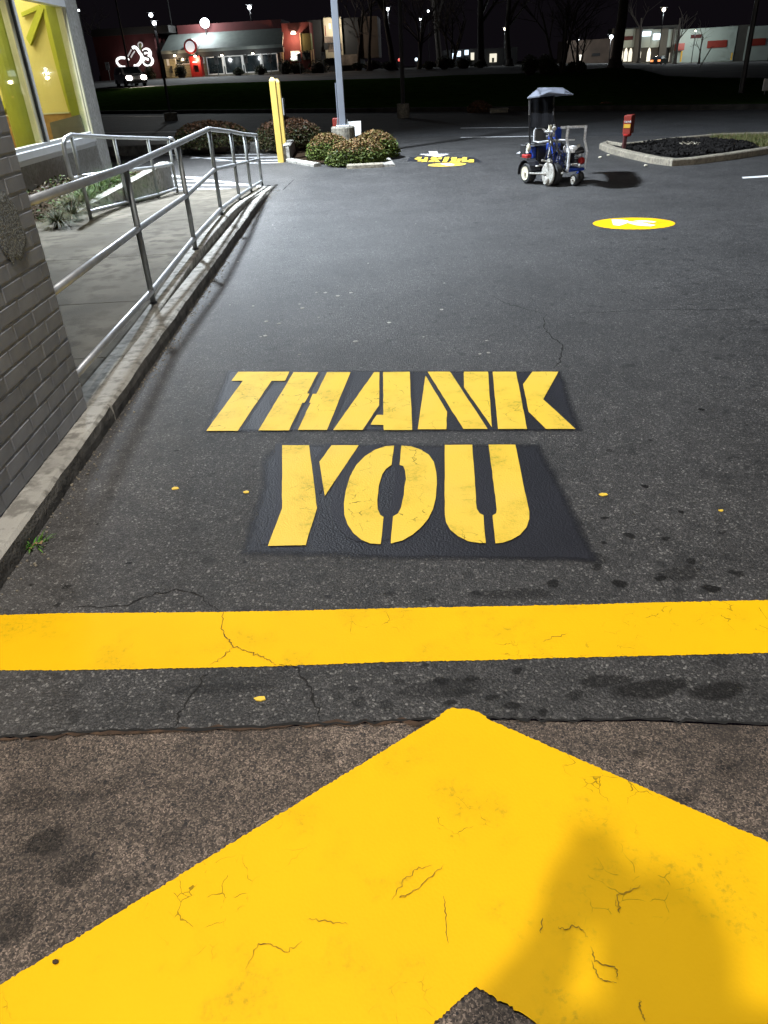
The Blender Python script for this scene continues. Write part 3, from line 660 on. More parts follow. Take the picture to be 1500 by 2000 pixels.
# planter along the window wall
WX = -4.7
PK = [G(110,452,0.12), G(126,442,0.13), G(177,414,0.16), G(247,388,0.17), G(300,368,0.15), G(336,352,0.12)]
pl = thing('planter', 'low concrete planter wall below the restaurant window', 'planter', PK[2].to_tuple())
def planter_top(i): return [0.03,0.05,0.08,0.15,0.22,0.27][i]
pk = MB(); vs = []
for i, p in enumerate(PK):
    d = (PK[min(i+1,5)]-PK[max(i-1,0)]); d.z=0; d.normalize(); n = Vector((-d.y,d.x,0))
    zt = p.z+planter_top(i)
    vs += [(p.x,p.y,-0.02),(p.x,p.y,zt),(p.x+n.x*.14,p.y+n.y*.14,zt+.004),(p.x+n.x*.14,p.y+n.y*.14,-0.02)]
fs = [(i*4+k,i*4+4+k,i*4+5+k,i*4+k+1) for i in range(5) for k in range(3)] + [(3,2,1,0),(20,21,22,23)]
pk.add(vs, fs); obj('coping', pk, M['curb'], pl)
for i in range(7):                                       # vertical panels on the tall end of the planter wall
    t0 = 0.30+0.1*i; k0 = PK[3].lerp(PK[5], t0); k1 = PK[3].lerp(PK[5], t0+0.085)
    d = (k1-k0); d.z=0; d.normalize(); n = Vector((d.y,-d.x,0)); q = MB()
    zt0 = 0.13+0.02*i; 
    q.add([(k0.x,k0.y,0),(k1.x,k1.y,0),(k1.x,k1.y,zt0+.14),(k0.x,k0.y,zt0+.12)]+[tuple(Vector(p)+n*.02) for p in [(k0.x,k0.y,0),(k1.x,k1.y,0),(k1.x,k1.y,zt0+.14),(k0.x,k0.y,zt0+.12)]],
          [(3,2,1,0),(4,5,6,7),(0,1,5,4),(1,2,6,5),(2,3,7,6),(3,0,4,7)])
    obj('panel', q, M['stucco'], pl)
so = MB(); n = len(PK); inner = [(WX+0.01, p.y) for p in PK]
for i in range(n-1):
    a, b = PK[i], PK[i+1]
    so.poly([(a.x-.1,a.y,a.z+planter_top(i)-.03),(b.x-.1,b.y,b.z+planter_top(i+1)-.03),(WX+.01,b.y,b.z+.12),(WX+.01,a.y,a.z+.06)])
obj('soil_bed', so, M['soil'], pl)

# ------------------------------------------------------------------ handrails
def rail_path(pts, r, nm, par, m, n=12): obj(nm, MB().tube(pts, r, n), m, par, smooth=True)
BX = -1.475; BY = 3.52
rail = thing('handrail', 'galvanised steel handrail along the lane side of the ramp', 'handrail', (-1.6, 8, 0.1))
posts = []
for (b, t) in [((300,592),(243,328)),((382,487),(343,281)),((433,420),(405,252)),((468,390),(448,257)),((491,375),(474,262)),((512,362),(495,264))]:
    z = 0.10; 
    for _ in range(6): P = G(*b, z); z = rz(P.y)
    T = AY(t[0], t[1], P.y); posts.append((P, Vector((P.x, P.y, T.z))))
rtop = [Vector((BX-0.045, BY-0.02, AX(55,400,BX).z))] + [p[1]+Vector((0,0,0)) for p in posts]
rtop.append(rtop[-1] + (rtop[-1]-rtop[-2]).normalized()*0.06)
def at_frac(p, f): return p[0].lerp(p[1], f)
zmid = AX(110,578,BX).z; zlow = AX(162,735,BX).z
MIDPX = {0:(270,447),1:(363,382),2:(420,331),3:(459,322),4:(484,316),5:(504,311)}
rmid = [Vector((BX-0.045,BY-0.02,zmid))]; rlow = [Vector((BX-0.045,BY-0.02,zlow))]
LOWPX = {0:(297,570),1:(380,466),2:(431,408),3:(466,382),4:(490,367),5:(510,354)}
for i, p in enumerate(posts):
    rmid.append(Vector((p[0].x,p[0].y,AY(*MIDPX[i],p[0].y).z))); rlow.append(Vector((p[0].x,p[0].y,AY(*LOWPX[i],p[0].y).z)))
rail_path(rtop, 0.024, 'top_rail', rail, M['steel']); rail_path(rmid, 0.021, 'mid_rail', rail, M['steel']); rail_path(rlow, 0.021, 'bottom_rail', rail, M['steel'])
for P, T in posts:
    o = obj('post', MB().tube([P+Vector((0,0,-0.03)), T+Vector((0,0,-0.012))], 0.0215, 12), M['steel_dull'], rail, smooth=True)
    obj('weld_collar', MB().lathe(P, [(0.03,0.0),(0.03,0.006),(0.023,0.012)], n=12), M['dark_metal'], o)
rail2 = thing('handrail', 'galvanised handrail with looped end beside the planter', 'handrail', (-3.4, 11, 0.1))
ip = []
for (b, t) in [((178,428),(135,264)),((250,400),(224,268)),((310,386),(288,270)),((347,376),(329,271))]:
    z = 0.1
    for _ in range(6): P = G(*b, z); z = rz(P.y)
    ip.append((P, Vector((P.x,P.y,AY(t[0],t[1],P.y).z))))
P0 = ip[0][0]; Y0 = P0.y
dl = (ip[0][1]-ip[1][1]); dl.z = 0; dl.normalize()
topz = ip[0][1].z; q = ip[0][1]; midz = AY(157,345,Y0).z
loop = [q, q+dl*0.22+Vector((0,0,-0.02)), q+dl*0.30+Vector((0,0,-0.07)), q+dl*0.32+Vector((0,0,-0.16)), Vector((q.x,q.y,midz))+dl*0.32+Vector((0,0,0.06)), Vector((q.x,q.y,midz))+dl*0.27+Vector((0,0,0.005)), Vector((q.x,q.y,midz))]
rail_path([p[1] for p in ip][::-1] + loop[1:], 0.023, 'top_rail', rail2, M['steel'])
m2 = [AY(157,345,ip[0][0].y), AY(240,334,ip[1][0].y), AY(303,327,ip[2][0].y), AY(341,320,ip[3][0].y)]
rail_path([Vector((p[0].x,p[0].y,m.z)) for p, m in zip(ip, m2)], 0.021, 'mid_rail', rail2, M['steel'])
l2 = [AY(176,414,ip[0][0].y), AY(247,395,ip[1][0].y), AY(308,380,ip[2][0].y), AY(346,368,ip[3][0].y)]
rail_path([Vector((p[0].x,p[0].y,m.z)) for p, m in zip(ip, l2)], 0.021, 'bottom_rail', rail2, M['steel'])
e = ip[3][1]; rail_path([e, e+Vector((0.05,0.05,0)), e+Vector((0.07,0.06,-0.03)), e+Vector((0.07,0.06,-0.3))], 0.022, 'rail_end', rail2, M['steel'])
for P, T in ip:
    obj('post', MB().tube([P+Vector((0,0,-0.03)), T], 0.021, 12), M['steel_dull'], rail2, smooth=True)

# ------------------------------------------------------------------ brick wall at the left
bw = thing('brick_wall', 'grey painted brick wall at the left edge beside the kerb', 'wall', (BX, 2.5, KH))
CO, BL, MT = 0.0735, 0.203, 0.010
z0 = KH + 0.004; ncourse = 23
NY0, NZ0, NZ1 = 2.02, 0.47, 0.92                         # opening with a pale reveal at the photo's left edge
core = MB(); core.box((BX-3.2, -9, z0), (BX-0.016, NY0, 4.2)); core.box((BX-3.2, NY0+.0, z0), (BX-0.016, BY-0.016, 4.2))
core = MB()
core.box((-4.68, -9, z0), (BX-0.004, BY-0.003, 4.2))
obj('wall_core', core, M['mortar'], bw)
def brick_mesh(L, H, D=0.03):
    mb = MB(); c = 0.004
    # chamfered face towards +X, length along Y
    mb.add([(-D,0,0),(-D,L,0),(-D,L,H),(-D,0,H),(-c,0,0),(-c,L,0),(-c,L,H),(-c,0,H),(0,c,c),(0,L-c,c),(0,L-c,H-c),(0,c,H-c)],
           [(4,5,9,8),(5,6,10,9),(6,7,11,10),(7,4,8,11),(8,9,10,11),(0,1,5,4),(1,2,6,5),(2,3,7,6),(3,0,4,7)])
    return mb
bm_full = None; meshes = {}
def put_brick(y0, y1, z, m='brick', dx=0.0):
    L = round(y1-y0-MT, 3)
    if L < 0.02: return
    key = (L, m)
    if key not in meshes:
        o = obj('brick', brick_mesh(L, CO-MT), M[m]); meshes[key] = o.data
    else:
        o = bpy.data.objects.new('brick', meshes[key]); COL.objects.link(o)
    o.parent = bw; o.matrix_parent_inverse = parent_world(bw).inverted()
    o.location = (BX + random.uniform(-0.0008, 0.0005) + dx, y0+MT/2, z+MT/2)
    o.rotation_euler = (random.gauss(0,0.002), random.gauss(0,0.002), random.gauss(0,0.0015))
rest = MB()
for k in range(ncourse):
    z = z0 + k*CO; y = BY; first = True
    while y > -1.2:
        L = (BL/2 if (k % 2) else BL) if first else BL
        first = False; a = y-L
        if NZ0 - CO*0.5 < z < NZ1 and a < NY0:
            if y > NY0 + 0.03: put_brick(NY0, y, z)
            break
        if a > 0.95: put_brick(a, y, z)
        else: rest.box((BX-0.03, a+MT/2, z+MT/2), (BX, y-MT/2, z+CO-MT/2))
        y = a
for k in range(ncourse, 54):
    z = z0+k*CO
    for i in range(14):
        y = BY - BL*i - (BL/2 if k % 2 else 0); rest.box((BX-0.03,y-BL+MT/2,z+MT/2),(BX,y-MT/2,z+CO-MT/2))
for k in range(54):                                      # end face towards the ramp
    z = z0+k*CO
    for i in range(12):
        x = BX-0.012-BL*i-(BL/2 if k % 2 else 0); rest.box((x-BL+MT/2,BY-0.03,z+MT/2),(x-MT/2,BY,z+CO-MT/2))
obj('brickwork', rest, M['brick'], bw, kind='stuff', label='rest of the grey painted brickwork')
nk = int((NZ1-NZ0)/CO)
for k in range(nk+1):
    zz = z0 + (int((NZ0-z0)/CO)+1+k)*CO
    o = obj('pale_brick', MB().bbox((BX-0.03, NY0-0.12, zz+0.003), (BX+0.008, NY0-0.006, zz+CO-0.004), 0.004), M['brick_pale'], bw, label='pale brick lining the wall opening')
obj('sill', MB().bbox((BX-0.03, 0.2, NZ0-0.045), (BX+0.03, NY0+0.02, NZ0+0.0), 0.006), M['sign_white'], bw, label='white sill of the wall opening')
obj('opening_panel', MB().box((BX-0.03, 0.2, NZ0), (BX-0.009, NY0-0.125, NZ1)), M['far_tan'], bw)
pc = AX(18, 445, BX); pm = MB(); rr = random.Random(3)
ring = []
for k in range(26):
    a = 2*math.pi*k/26; ring.append((pc.y + math.cos(a)*0.13*rr.uniform(.75,1.15), pc.z + math.sin(a)*0.15*rr.uniform(.75,1.15)))
pm.add([(BX+0.004,y,z) for y,z in ring]+[(BX+0.008,pc.y+(y-pc.y)*.85,pc.z+(z-pc.z)*.85) for y,z in ring],
       [(i,(i+1)%26,26+(i+1)%26,26+i) for i in range(26)]+[tuple(range(26,52))])
obj('rough_patch', pm, M['patch'], bw, label='rough mottled patch on the brick wall')

# ------------------------------------------------------------------ restaurant wing with the lit window
bd = thing('restaurant', 'near restaurant wing with tall window lit yellow from inside', 'building', (WX, 13, 0))
corner_y = AX(218,322,WX).y; sillz = AX(185,262,WX).z-0.0; win_y1 = AX(181,255,WX).y; topz_w = AX(122,6,WX).z; win_y0 = 8.2
basez = AX(150,325,WX).z
ZT = 9.4
w_ = MB()
w_.box((WX-0.3, BY, -0.1), (WX, corner_y, sillz-0.10))
obj('base_wall', w_, M['stucco'], bd)
obj('corner_pier', MB().box((WX-0.3, win_y1+0.02, sillz-0.098), (WX, corner_y, ZT)), M['stucco'], bd)
obj('wall_above', MB().box((WX-0.3, BY, topz_w+0.06), (WX-0.01, win_y1+0.018, ZT)), M['stucco'], bd)
obj('wall', MB().box((WX-0.3, BY, sillz-0.098), (WX-0.005, win_y0, topz_w+0.058)), M['stucco'], bd)
obj('wall', MB().box((WX-9, corner_y-0.3, -0.1), (WX-0.302, corner_y, ZT)), M['stucco'], bd)
obj('roof', MB().box((WX-9, BY, ZT), (WX+0.05, corner_y+0.05, ZT+0.15)), M['roof_dark'], bd)
obj('back_wall', MB().box((WX-2.75, BY, 0), (WX-2.6, corner_y-0.302, 3.4)), M['tan_wall'], bd)
obj('ceiling', MB().box((WX-2.6, BY, 3.4), (WX-0.302, corner_y-0.302, 3.5)), M['tan_wall'], bd)
obj('floor', MB().box((WX-2.6, BY, 0), (WX-0.302, corner_y-0.302, 0.12)), M['floor_in'], bd)
obj('side_wall', MB().box((WX-2.6, BY, 0.12), (WX-0.302, BY+0.1, 3.4)), M['tan_wall'], bd)
obj('sill', MB().bbox((WX-0.12, win_y0, sillz-0.10), (WX+0.03, win_y1+0.015, sillz-0.002), 0.008).bbox((WX-0.12, win_y0, sillz-0.17), (WX+0.012, win_y1+0.015, sillz-0.103), 0.006), M['alu'], bd)
wn = thing('window', None, None, (WX, 12, 1.5)); wn.parent = bd; wn.matrix_parent_inverse = parent_world(bd).inverted()
mull_y = AX(97,285,WX).y; 
obj('glass_pane', MB().box((WX-0.055, mull_y+0.03, sillz+0.02), (WX-0.045, win_y1-0.1, topz_w-0.05)), M['glass'], wn)
obj('glass_pane', MB().box((WX-0.055, win_y0, sillz+0.02), (WX-0.045, mull_y-0.06, topz_w-0.05)), M['glass'], wn)
obj('mullion', MB().box((WX-0.12, mull_y-0.05, sillz), (WX+0.01, mull_y+0.03, topz_w)), M['alu'], wn)
obj('gasket', MB().box((WX-0.10, mull_y-0.085, sillz), (WX-0.002, mull_y-0.052, topz_w)), M['dark_gasket'], wn)
obj('inner_jamb', MB().box((WX-0.3, win_y1-0.02, sillz), (WX-0.125, win_y1+0.018, topz_w)), M['lime_dark'], wn)
obj('mullion', MB().box((WX-0.12, mull_y-0.19, sillz), (WX-0.03, mull_y-0.087, topz_w)), M['cream_frame'], wn)
obj('jamb', MB().box((WX-0.12, win_y1-0.10, sillz), (WX-0.02, win_y1-0.03, topz_w)), M['cream_frame'], wn)
obj('jamb', MB().box((WX-0.12, win_y1-0.028, sillz), (WX+0.004, win_y1+0.016, topz_w)), M['cream_frame'], wn)
obj('head_frame', MB().box((WX-0.12, win_y0, topz_w-0.05), (WX+0.012, win_y1+0.016, topz_w+0.055)), M['alu'], wn)
obj('sill_frame', MB().box((WX-0.10, win_y0, sillz), (WX+0.006, win_y1-0.103, sillz+0.05)), M['alu'], wn)
ZL = lambda *pts: [(x/4.444, y/4.444) for x, y in pts]
def inner_beam(nm, pts, Yp, th, m):
    P = [AY(x, y, Yp) for x, y in ZL(*pts)]; n = len(P); mb = MB()
    mb.add([tuple(p) for p in P]+[(p.x,p.y+th,p.z) for p in P], [tuple(range(n)), tuple(range(2*n-1,n-1,-1))]+[(i,n+i,n+(i+1)%n,(i+1)%n) for i in range(n)])
    obj(nm, mb, M[m], bd)
XB = corner_y-0.42
obj('end_wall', MB().box((WX-2.6, corner_y-0.32, 0.12), (WX-0.302, corner_y-0.303, 3.4)), M['tan_wall'], bd)
inner_beam('diagonal_beam', [(225,330),(335,45),(380,75),(262,395)], XB, 0.09, 'lime')
inner_beam('cross_beam', [(180,110),(335,40),(345,75),(190,145)], XB+0.012, 0.07, 'lime')
inner_beam('lime_band', [(335,-40),(455,-40),(610,580),(700,985),(600,985),(500,640),(420,330),(370,90)], XB+0.02, 0.06, 'lime')
inner_beam('diagonal_beam', [(-60,1080),(80,730),(110,775),(-10,1080)], XB, 0.09, 'lime')
inner_beam('wainscot', [(30,1004),(620,975),(700,1160),(60,1330)], XB-0.02, 0.05, 'wood')
inner_beam('wainscot_cap', [(30,1000),(600,972),(602,984),(32,1012)], XB-0.035, 0.06, 'cream_frame')
inner_beam('bench_top', [(30,1110),(205,1105),(215,1135),(60,1150)], XB-0.4, 0.3, 'wood')
inner_beam('half_wall', [(430,1065),(690,995),(740,1150),(470,1230)], XB-0.35, 0.12, 'grey_box')
pcA, pcB = AX(18,180,WX-0.55), AX(55,180,WX-0.55)
obj('column', MB().lathe((WX-0.62, (AX(30,150,WX-0.6).y), 0.12), [(0.24,0),(0.24,3.28)], n=24), M['lime_dark'], bd, smooth=False)
lamp('room_light', 'AREA', (WX-1.3, 12.6, 3.36), 230, (1.0,0.90,0.66), target=(WX-1.3,12.6,0), size=1.6, size_y=5.0)
lamp('room_light', 'AREA', (WX-1.3, 7.0, 3.36), 60, (1.0,0.90,0.66), target=(WX-1.3,7.0,0), size=1.4, size_y=4.0)
def fixture(name, c, label, dirv):
    t = thing(name, label, 'lamp', c)
    obj('housing', MB().bbox((c.x-0.16,c.y-0.2,c.z-0.05),(c.x+0.22,c.y+0.2,c.z+0.1),0.03), M['pole_dark'], t)
    obj('lens', MB().box((c.x-0.12,c.y-0.16,c.z-0.065),(c.x+0.18,c.y+0.16,c.z-0.051)), M['e_cool'], t)
    obj('bracket', MB().box((c.x-0.6 if dirv else c.x-0.56,c.y-0.04,c.z-0.0),(c.x-0.161,c.y+0.04,c.z+0.06)), M['pole_dark'], t)
fixture('wall_lamp', WALL_LAMP, 'floodlight high on the near restaurant wall above the ramp', True)
fixture('wall_lamp', CANOPY_LAMP, 'floodlight high on the brick wall behind the photographer', False)
fixture('wall_lamp', SIDE_LAMP, 'floodlight high on the brick wall above the drive lane', False)
up = MB(); up.box((-4.68,-9,4.202),(BX-0.02,BY-.02,7.4)); obj('upper_wall', up, M['brick'], bw)

t = thing('lamp_pole', 'added fill lamp on a pole off to the right of the lane', 'lamp pole', (7.9, -1.5, 0))  # unseen pole and head added to carry the fill lamp
obj('pole', MB().tube([(7.9,-1.5,0),(7.9,-1.5,7.5)], .07, 10), M['pole_grey'], t)
hd_ = obj('lamp_head', MB().bbox((7.2,-1.72,7.30),(7.95,-1.28,7.42),0.03), M['pole_grey'], t)
obj('lens', MB().box((7.3,-1.66,7.285),(7.7,-1.34,7.299)), M['e_cool'], hd_)
# ------------------------------------------------------------------ plants near the building
def leafmesh(pts, size, cols, flat=0.35, seed=0, aspect=0.55):
    """one diamond leaf per point; cols(p, rnd) gives its colour"""
    rr = random.Random(seed); mb = MB(); vs = []; fs = []; cs = []
    for p in pts:
        a = Vector((rr.gauss(0,1),rr.gauss(0,1),rr.gauss(0,1)*flat+0.2)).normalized(); b = a.orthogonal().normalized()
        b.rotate(Matrix.Rotation(rr.uniform(0,6.28),3,a)); s = size*rr.uniform(.6,1.25); c = cols(p, rr)
        n = len(vs); w = b*s*aspect; vs += [p-a*s*.5, p+w*.5+Vector((0,0,s*.08)), p+a*s*.5, p-w*.5+Vector((0,0,s*.08))]
        fs.append((n,n+1,n+2,n+3)); cs += [(*c,1)]*4
    mb.add(vs, fs); mb.c = cs; return mb
def bush(name, label, c, r, nleaf, size, pal_top, pal_low, group=None, seed=1, cat='shrub', square=0.0):
    rr = random.Random(seed); c = Vector(c); t = thing(name, label, cat, c, group)
    bumps = [(Vector((rr.gauss(0,1),rr.gauss(0,1),rr.gauss(0,.8))).normalized(), rr.uniform(-0.10,0.12), rr.uniform(5,14)) for _ in range(26)]
    pts = []
    while len(pts) < nleaf:
        d = Vector((rr.gauss(0,1),rr.gauss(0,1),rr.gauss(0,1))).normalized()
        if d.z < -0.35: continue
        k = 1 + sum(h*math.exp(-q*(1-d.dot(b))) for b, h, q in bumps)
        k *= rr.choice((1.0, 0.97, 0.92, 0.85, 0.75)) * rr.uniform(0.95,1.05) + (0.05 if rr.random() < 0.04 else 0)
        e = 1.0 - square
        p = Vector((math.copysign(abs(d.x)**e, d.x)*r[0], math.copysign(abs(d.y)**e, d.y)*r[1], math.copysign(abs(d.z)**e, d.z)*r[2]))*k
        p = c + Vector((0,0,r[2]*0.42)) + p
        if p.z > 0.02 + c.z: pts.append(p)
    zmax = c.z + r[2]*1.42
    def cols(p, q):
        h = (p.z-c.z)/(zmax-c.z) + q.gauss(0,0.10)
        a = pal_top if h > 0.74 else pal_low if h < 0.55 else (pal_top if q.random() < (h-.55)/.19 else pal_low)
        x = q.choice(a); v = q.uniform(0.6,1.35); return tuple(y*v for y in x)
    obj('foliage', leafmesh(pts, size, cols, seed=seed), M['leaf'], t)
    core = MB().ball(c+Vector((0,0,r[2]*0.40)), (r[0]*.72,r[1]*.72,r[2]*.72), 14, 9, jit=0.06); obj('branch_mass', core, M['twig'], t)
    stems = MB()
    for k in range(5):
        a = k*1.26; stems.tube([c+Vector((math.cos(a)*.05,math.sin(a)*.05,-.02)), c+Vector((math.cos(a)*r[0]*.4,math.sin(a)*r[1]*.4,r[2]*.5))], [0.02,0.008], 5)
    obj('stem', stems, M['twig'], t)
    return t
GREEN = [(0.065,0.10,0.012),(0.085,0.11,0.016),(0.04,0.06,0.012),(0.10,0.12,0.03)]
RUST = [(0.16,0.085,0.03),(0.20,0.12,0.05),(0.11,0.07,0.025),(0.10,0.09,0.02)]
DRUST = [(0.10,0.045,0.022),(0.075,0.04,0.02),(0.05,0.03,0.015)]
DGREEN = [(0.03,0.04,0.012),(0.05,0.05,0.014),(0.045,0.03,0.012)]
b1 = G(700,327); b2 = G(722,317); b3 = G(632,318)
def px_w(Y, px): return px*Y*0.865/F_PX
bush('shrub', 'green shrub with rusty tips at the front of the lamp plinth', b1+Vector((-0.03,0.42,0)), (0.52,0.42,0.30), 9500, 0.045, RUST, GREEN, 'shrubs round the grey lamp plinth', 3)
bush('shrub', 'clipped shrub right of the lamp plinth with brown tips', b2+Vector((0.12,0.55,0)), (0.42,0.42,0.345), 8000, 0.045, RUST, GREEN, 'shrubs round the grey lamp plinth', 4)
bush('shrub', 'clipped shrub left of the lamp plinth beside the kerb end', b3+Vector((0.10,0.44,0)), (0.40,0.42,0.335), 8000, 0.045, RUST, GREEN, 'shrubs round the grey lamp plinth', 5)
bush('shrub', 'dark reddish round shrub behind the yellow posts', AY(566,290,18.2)+Vector((0,0,0)), (0.72,0.7,0.42), 9000, 0.06, DRUST, DGREEN, 'dark round shrubs behind the hatched bay', 6)
bush('shrub', 'wide dark reddish shrub behind the far end of the handrail', AY(415,288,18.6), (0.88,0.7,0.40), 9000, 0.06, DRUST, DGREEN, 'dark round shrubs behind the hatched bay', 7)
def blades(c, n, L, cols, seed, spread=0.5):
    rr = random.Random(seed); mb = MB(); vs=[]; fs=[]; cs=[]
    for k in range(n):
        a = rr.uniform(0,6.283); d = Vector((math.cos(a),math.sin(a),0)); s = Vector((-d.y,d.x,0))*0.0042
        l = L*rr.uniform(.6,1.15); sp = spread*rr.uniform(.3,1.3); b = c+d*rr.uniform(0,.05)
        col = tuple(x*rr.uniform(.7,1.3) for x in rr.choice(cols)); m0 = len(vs)
        for i in range(5):
            t = i/4; p = b + d*(l*sp*t*(0.5+0.8*t)) + Vector((0,0,l*(t*1.15-0.75*t*t*sp*1.4)))
            w = s*(1-t*0.9); vs += [p-w,p+w]; cs += [(*col,1)]*2
        fs += [(m0+2*i,m0+2*i+1,m0+2*i+3,m0+2*i+2) for i in range(4)]
    mb.add(vs,fs); mb.c = cs; return mb
STRAW = [(0.085,0.07,0.022),(0.06,0.058,0.016),(0.04,0.05,0.010),(0.025,0.036,0.007)]
LUSH = [(0.035,0.07,0.008),(0.06,0.11,0.012),(0.025,0.05,0.007),(0.08,0.11,0.025)]
for i, (x, y, pal, L, lab) in enumerate([(118,428,STRAW,0.21,'straw coloured grass clump at the near end of the planter'),(145,414,STRAW,0.21,'arching grass clump of straw and green blades next to the brick wall'),(178,396,STRAW,0.24,'short mixed grass clump behind the looped handrail end'),
        (200,388,LUSH,0.30,'small green grass clump in the middle of the planter'),(222,376,LUSH,0.34,'bright green grass clump right of the planter middle'),(245,366,LUSH,0.36,'largest bright green grass clump in the planter'),(268,357,LUSH,0.34,'bright green grass clump near the far end of the planter'),(232,366,LUSH,0.30,'green grass clump close to the window wall')]):
    c = G(x, y, 0.28) + Vector((-0.24 if x > 170 else -0.08, 0.12, 0)); t = thing('grass_clump', lab, 'plant', c, 'grass clumps in the planter')
    obj('blade_tuft', blades(c+Vector((0,0,-.10)), 520, L*1.15, pal, 20+i, 0.95), M['leaf'], t)
rr = random.Random(12); gcp = []
while len(gcp) < 1500:
    i = rr.randrange(1, 4); t_ = rr.random(); a = PK[i].lerp(PK[i+1], t_); w_ = rr.random()**1.3
    gcp.append(Vector((a.x-.12+(WX+.1-a.x)*w_*.8, a.y, a.z+planter_top(i)*(1-t_)+planter_top(i+1)*t_+rr.uniform(-.03,.05))))
obj('ground_cover', leafmesh(gcp, 0.05, lambda p,q: q.choice([(0.03,0.06,0.008),(0.05,0.09,0.012),(0.07,0.055,0.02),(0.04,0.03,0.015)]), seed=12), M['leaf'], kind='stuff', label='low leafy ground cover and dead leaves in the planter')
c = G(66,1066); wd = thing('weed', 'small green weed growing at the foot of the kerb', 'plant', c)
obj('leaf_rosette', blades(c, 26, 0.045, [(0.07,0.20,0.02),(0.10,0.24,0.03)], 9, 0.9), M['leaf'], wd)
lv = leafmesh([c+Vector((random.gauss(0,.02),random.gauss(-.015,.015),random.uniform(.004,.03))) for _ in range(40)], 0.016, lambda p,q: q.choice([(0.08,0.2,0.02),(0.05,0.14,0.015),(0.25,0.17,0.08)]), seed=4)
obj('foliage', lv, M['leaf'], wd)

# ------------------------------------------------------------------ yellow posts, lamp pole on plinth, kerbs by the shrubs
def bollard(px, w, top_px, lab):
    b = G(*px); T = AY(top_px[0], top_px[1], b.y); h = T.z
    t = thing('yellow_post', lab, 'post', b, 'pair of yellow posts')
    obj('post_sleeve', MB().bbox((b.x-w/2,b.y-w/2,-0.02),(b.x+w/2,b.y+w/2,h-0.05),0.012), M['boll'], t)
    obj('post_cap', MB().add([(b.x-w/2,b.y-w/2,h-.049),(b.x+w/2,b.y-w/2,h-.049),(b.x+w/2,b.y+w/2,h-.049),(b.x-w/2,b.y+w/2,h-.049),(b.x-.02,b.y-.02,h),(b.x+.02,b.y-.02,h),(b.x+.02,b.y+.02,h),(b.x-.02,b.y+.02,h)],
        [(0,1,5,4),(1,2,6,5),(2,3,7,6),(3,0,4,7),(4,5,6,7),(3,2,1,0)]), M['boll'], t)
bollard((549.5,317), 0.12, (531,151), 'nearer left one of two tall yellow square posts')
bollard((556.5,306.5), 0.115, (538.8,154), 'farther right one of two tall yellow square posts')
b = G(566,296); t = thing('sign_post', 'dark post with grey sign seen edge-on behind the yellow posts', 'sign', b)
obj('post', MB().tube([b, AY(551,190,b.y)], 0.035, 8), M['pole_dark'], t)
q = AY(552,195,b.y); obj('sign_plate', MB().box((q.x-.045,q.y-.2,q.z-.28),(q.x+.02,q.y+.2,q.z+.03)), M['alu'], t)
pb = G(672,262); pb = AY(671,268,16.4); 
lp = thing('lamp_pole', 'tall pale grey lamp pole on a round concrete plinth among shrubs', 'lamp pole', (pb.x,pb.y,0))
ptop = AY(671,247,pb.y).z
obj('plinth', MB().lathe((pb.x,pb.y,0), [(0.235,-0.02),(0.235,ptop-0.02),(0.22,ptop)], n=28), M['plinth'], lp)
bp_ = obj('base_plate', MB().bbox((pb.x-.13,pb.y-.13,ptop),(pb.x+.13,pb.y+.13,ptop+.03),0.01), M['steel'], lp)
for sx in (-1,1):
    for sy in (-1,1): obj('anchor_bolt', MB().lathe((pb.x+sx*.10,pb.y+sy*.10,ptop+.03),[(0.018,0),(0.018,.03),(0.009,.03),(0.009,.09)],n=8), M['steel_dull'], bp_)
obj('pole', MB().bbox((pb.x-.065,pb.y-.065,ptop+.03),(pb.x+.065,pb.y+.065,7.6),0.01), M['pole_grey'], lp)
obj('lamp_head', MB().bbox((pb.x-.2,pb.y-.75,7.6),(pb.x+.2,pb.y+.1,7.75),0.03), M['pole_grey'], lp)
obj('conduit', MB().tube([(pb.x-.085,pb.y,ptop),(pb.x-.085,pb.y,ptop+.75)],0.012,8), M['pole_grey'], lp)
q = AY(690,246,pb.y+.5); t = thing('notice_board', 'small white board leaning behind the lamp plinth', 'sign', (q.x,q.y,0))
obj('board', MB().add([(q.x-.12,q.y,q.z+.08),(q.x+.16,q.y+.05,q.z+.08),(q.x+.15,q.y+.02,q.z-.16),(q.x-.10,q.y-.02,q.z-.22),(q.x-.12,q.y+.03,q.z+.08),(q.x+.16,q.y+.08,q.z+.08),(q.x+.15,q.y+.05,q.z-.16),(q.x-.10,q.y+.01,q.z-.22)],[(0,3,2,1),(4,5,6,7),(0,1,5,4),(1,2,6,5),(2,3,7,6),(3,0,4,7)]), M['sign_white'], t)
obj('stake', MB().tube([(q.x+.02,q.y+.05,0),(q.x+.02,q.y+.05,q.z)],0.02,6), M['pole_dark'], t)
q = AY(657,241,pb.y+1.2); t = thing('red_box', 'dark red box behind the grey lamp pole', 'box', (q.x,q.y,0))
obj('cabinet', MB().bbox((q.x-.08,q.y-.05,q.z-.1),(q.x+.08,q.y+.1,q.z+.1),0.015), M['sign_red'], t)
obj('leg', MB().tube([(q.x,q.y+.03,0),(q.x,q.y+.03,q.z-.1)],0.03,8), M['pole_dark'], t)
kp = [(0,0),(0,0.10),(0.02,0.13),(0.13,0.13),(0.15,0.10),(0.15,0)]
def kerb_path(px, label, m='curb', prof=kp, z=0.0):
    mb = MB(); mb.sweep([G(*p)+Vector((0,0,z-.01)) for p in px], prof); obj('kerb', mb, M[m], kind='structure', label=label)
kerb_path([(628,325),(600,320),(578,316),(566,314)], 'curved kerb end beside the clipped shrubs', prof=[(0,0),(0,.05),(.02,.07),(.13,.07),(.15,.05),(.15,0)])
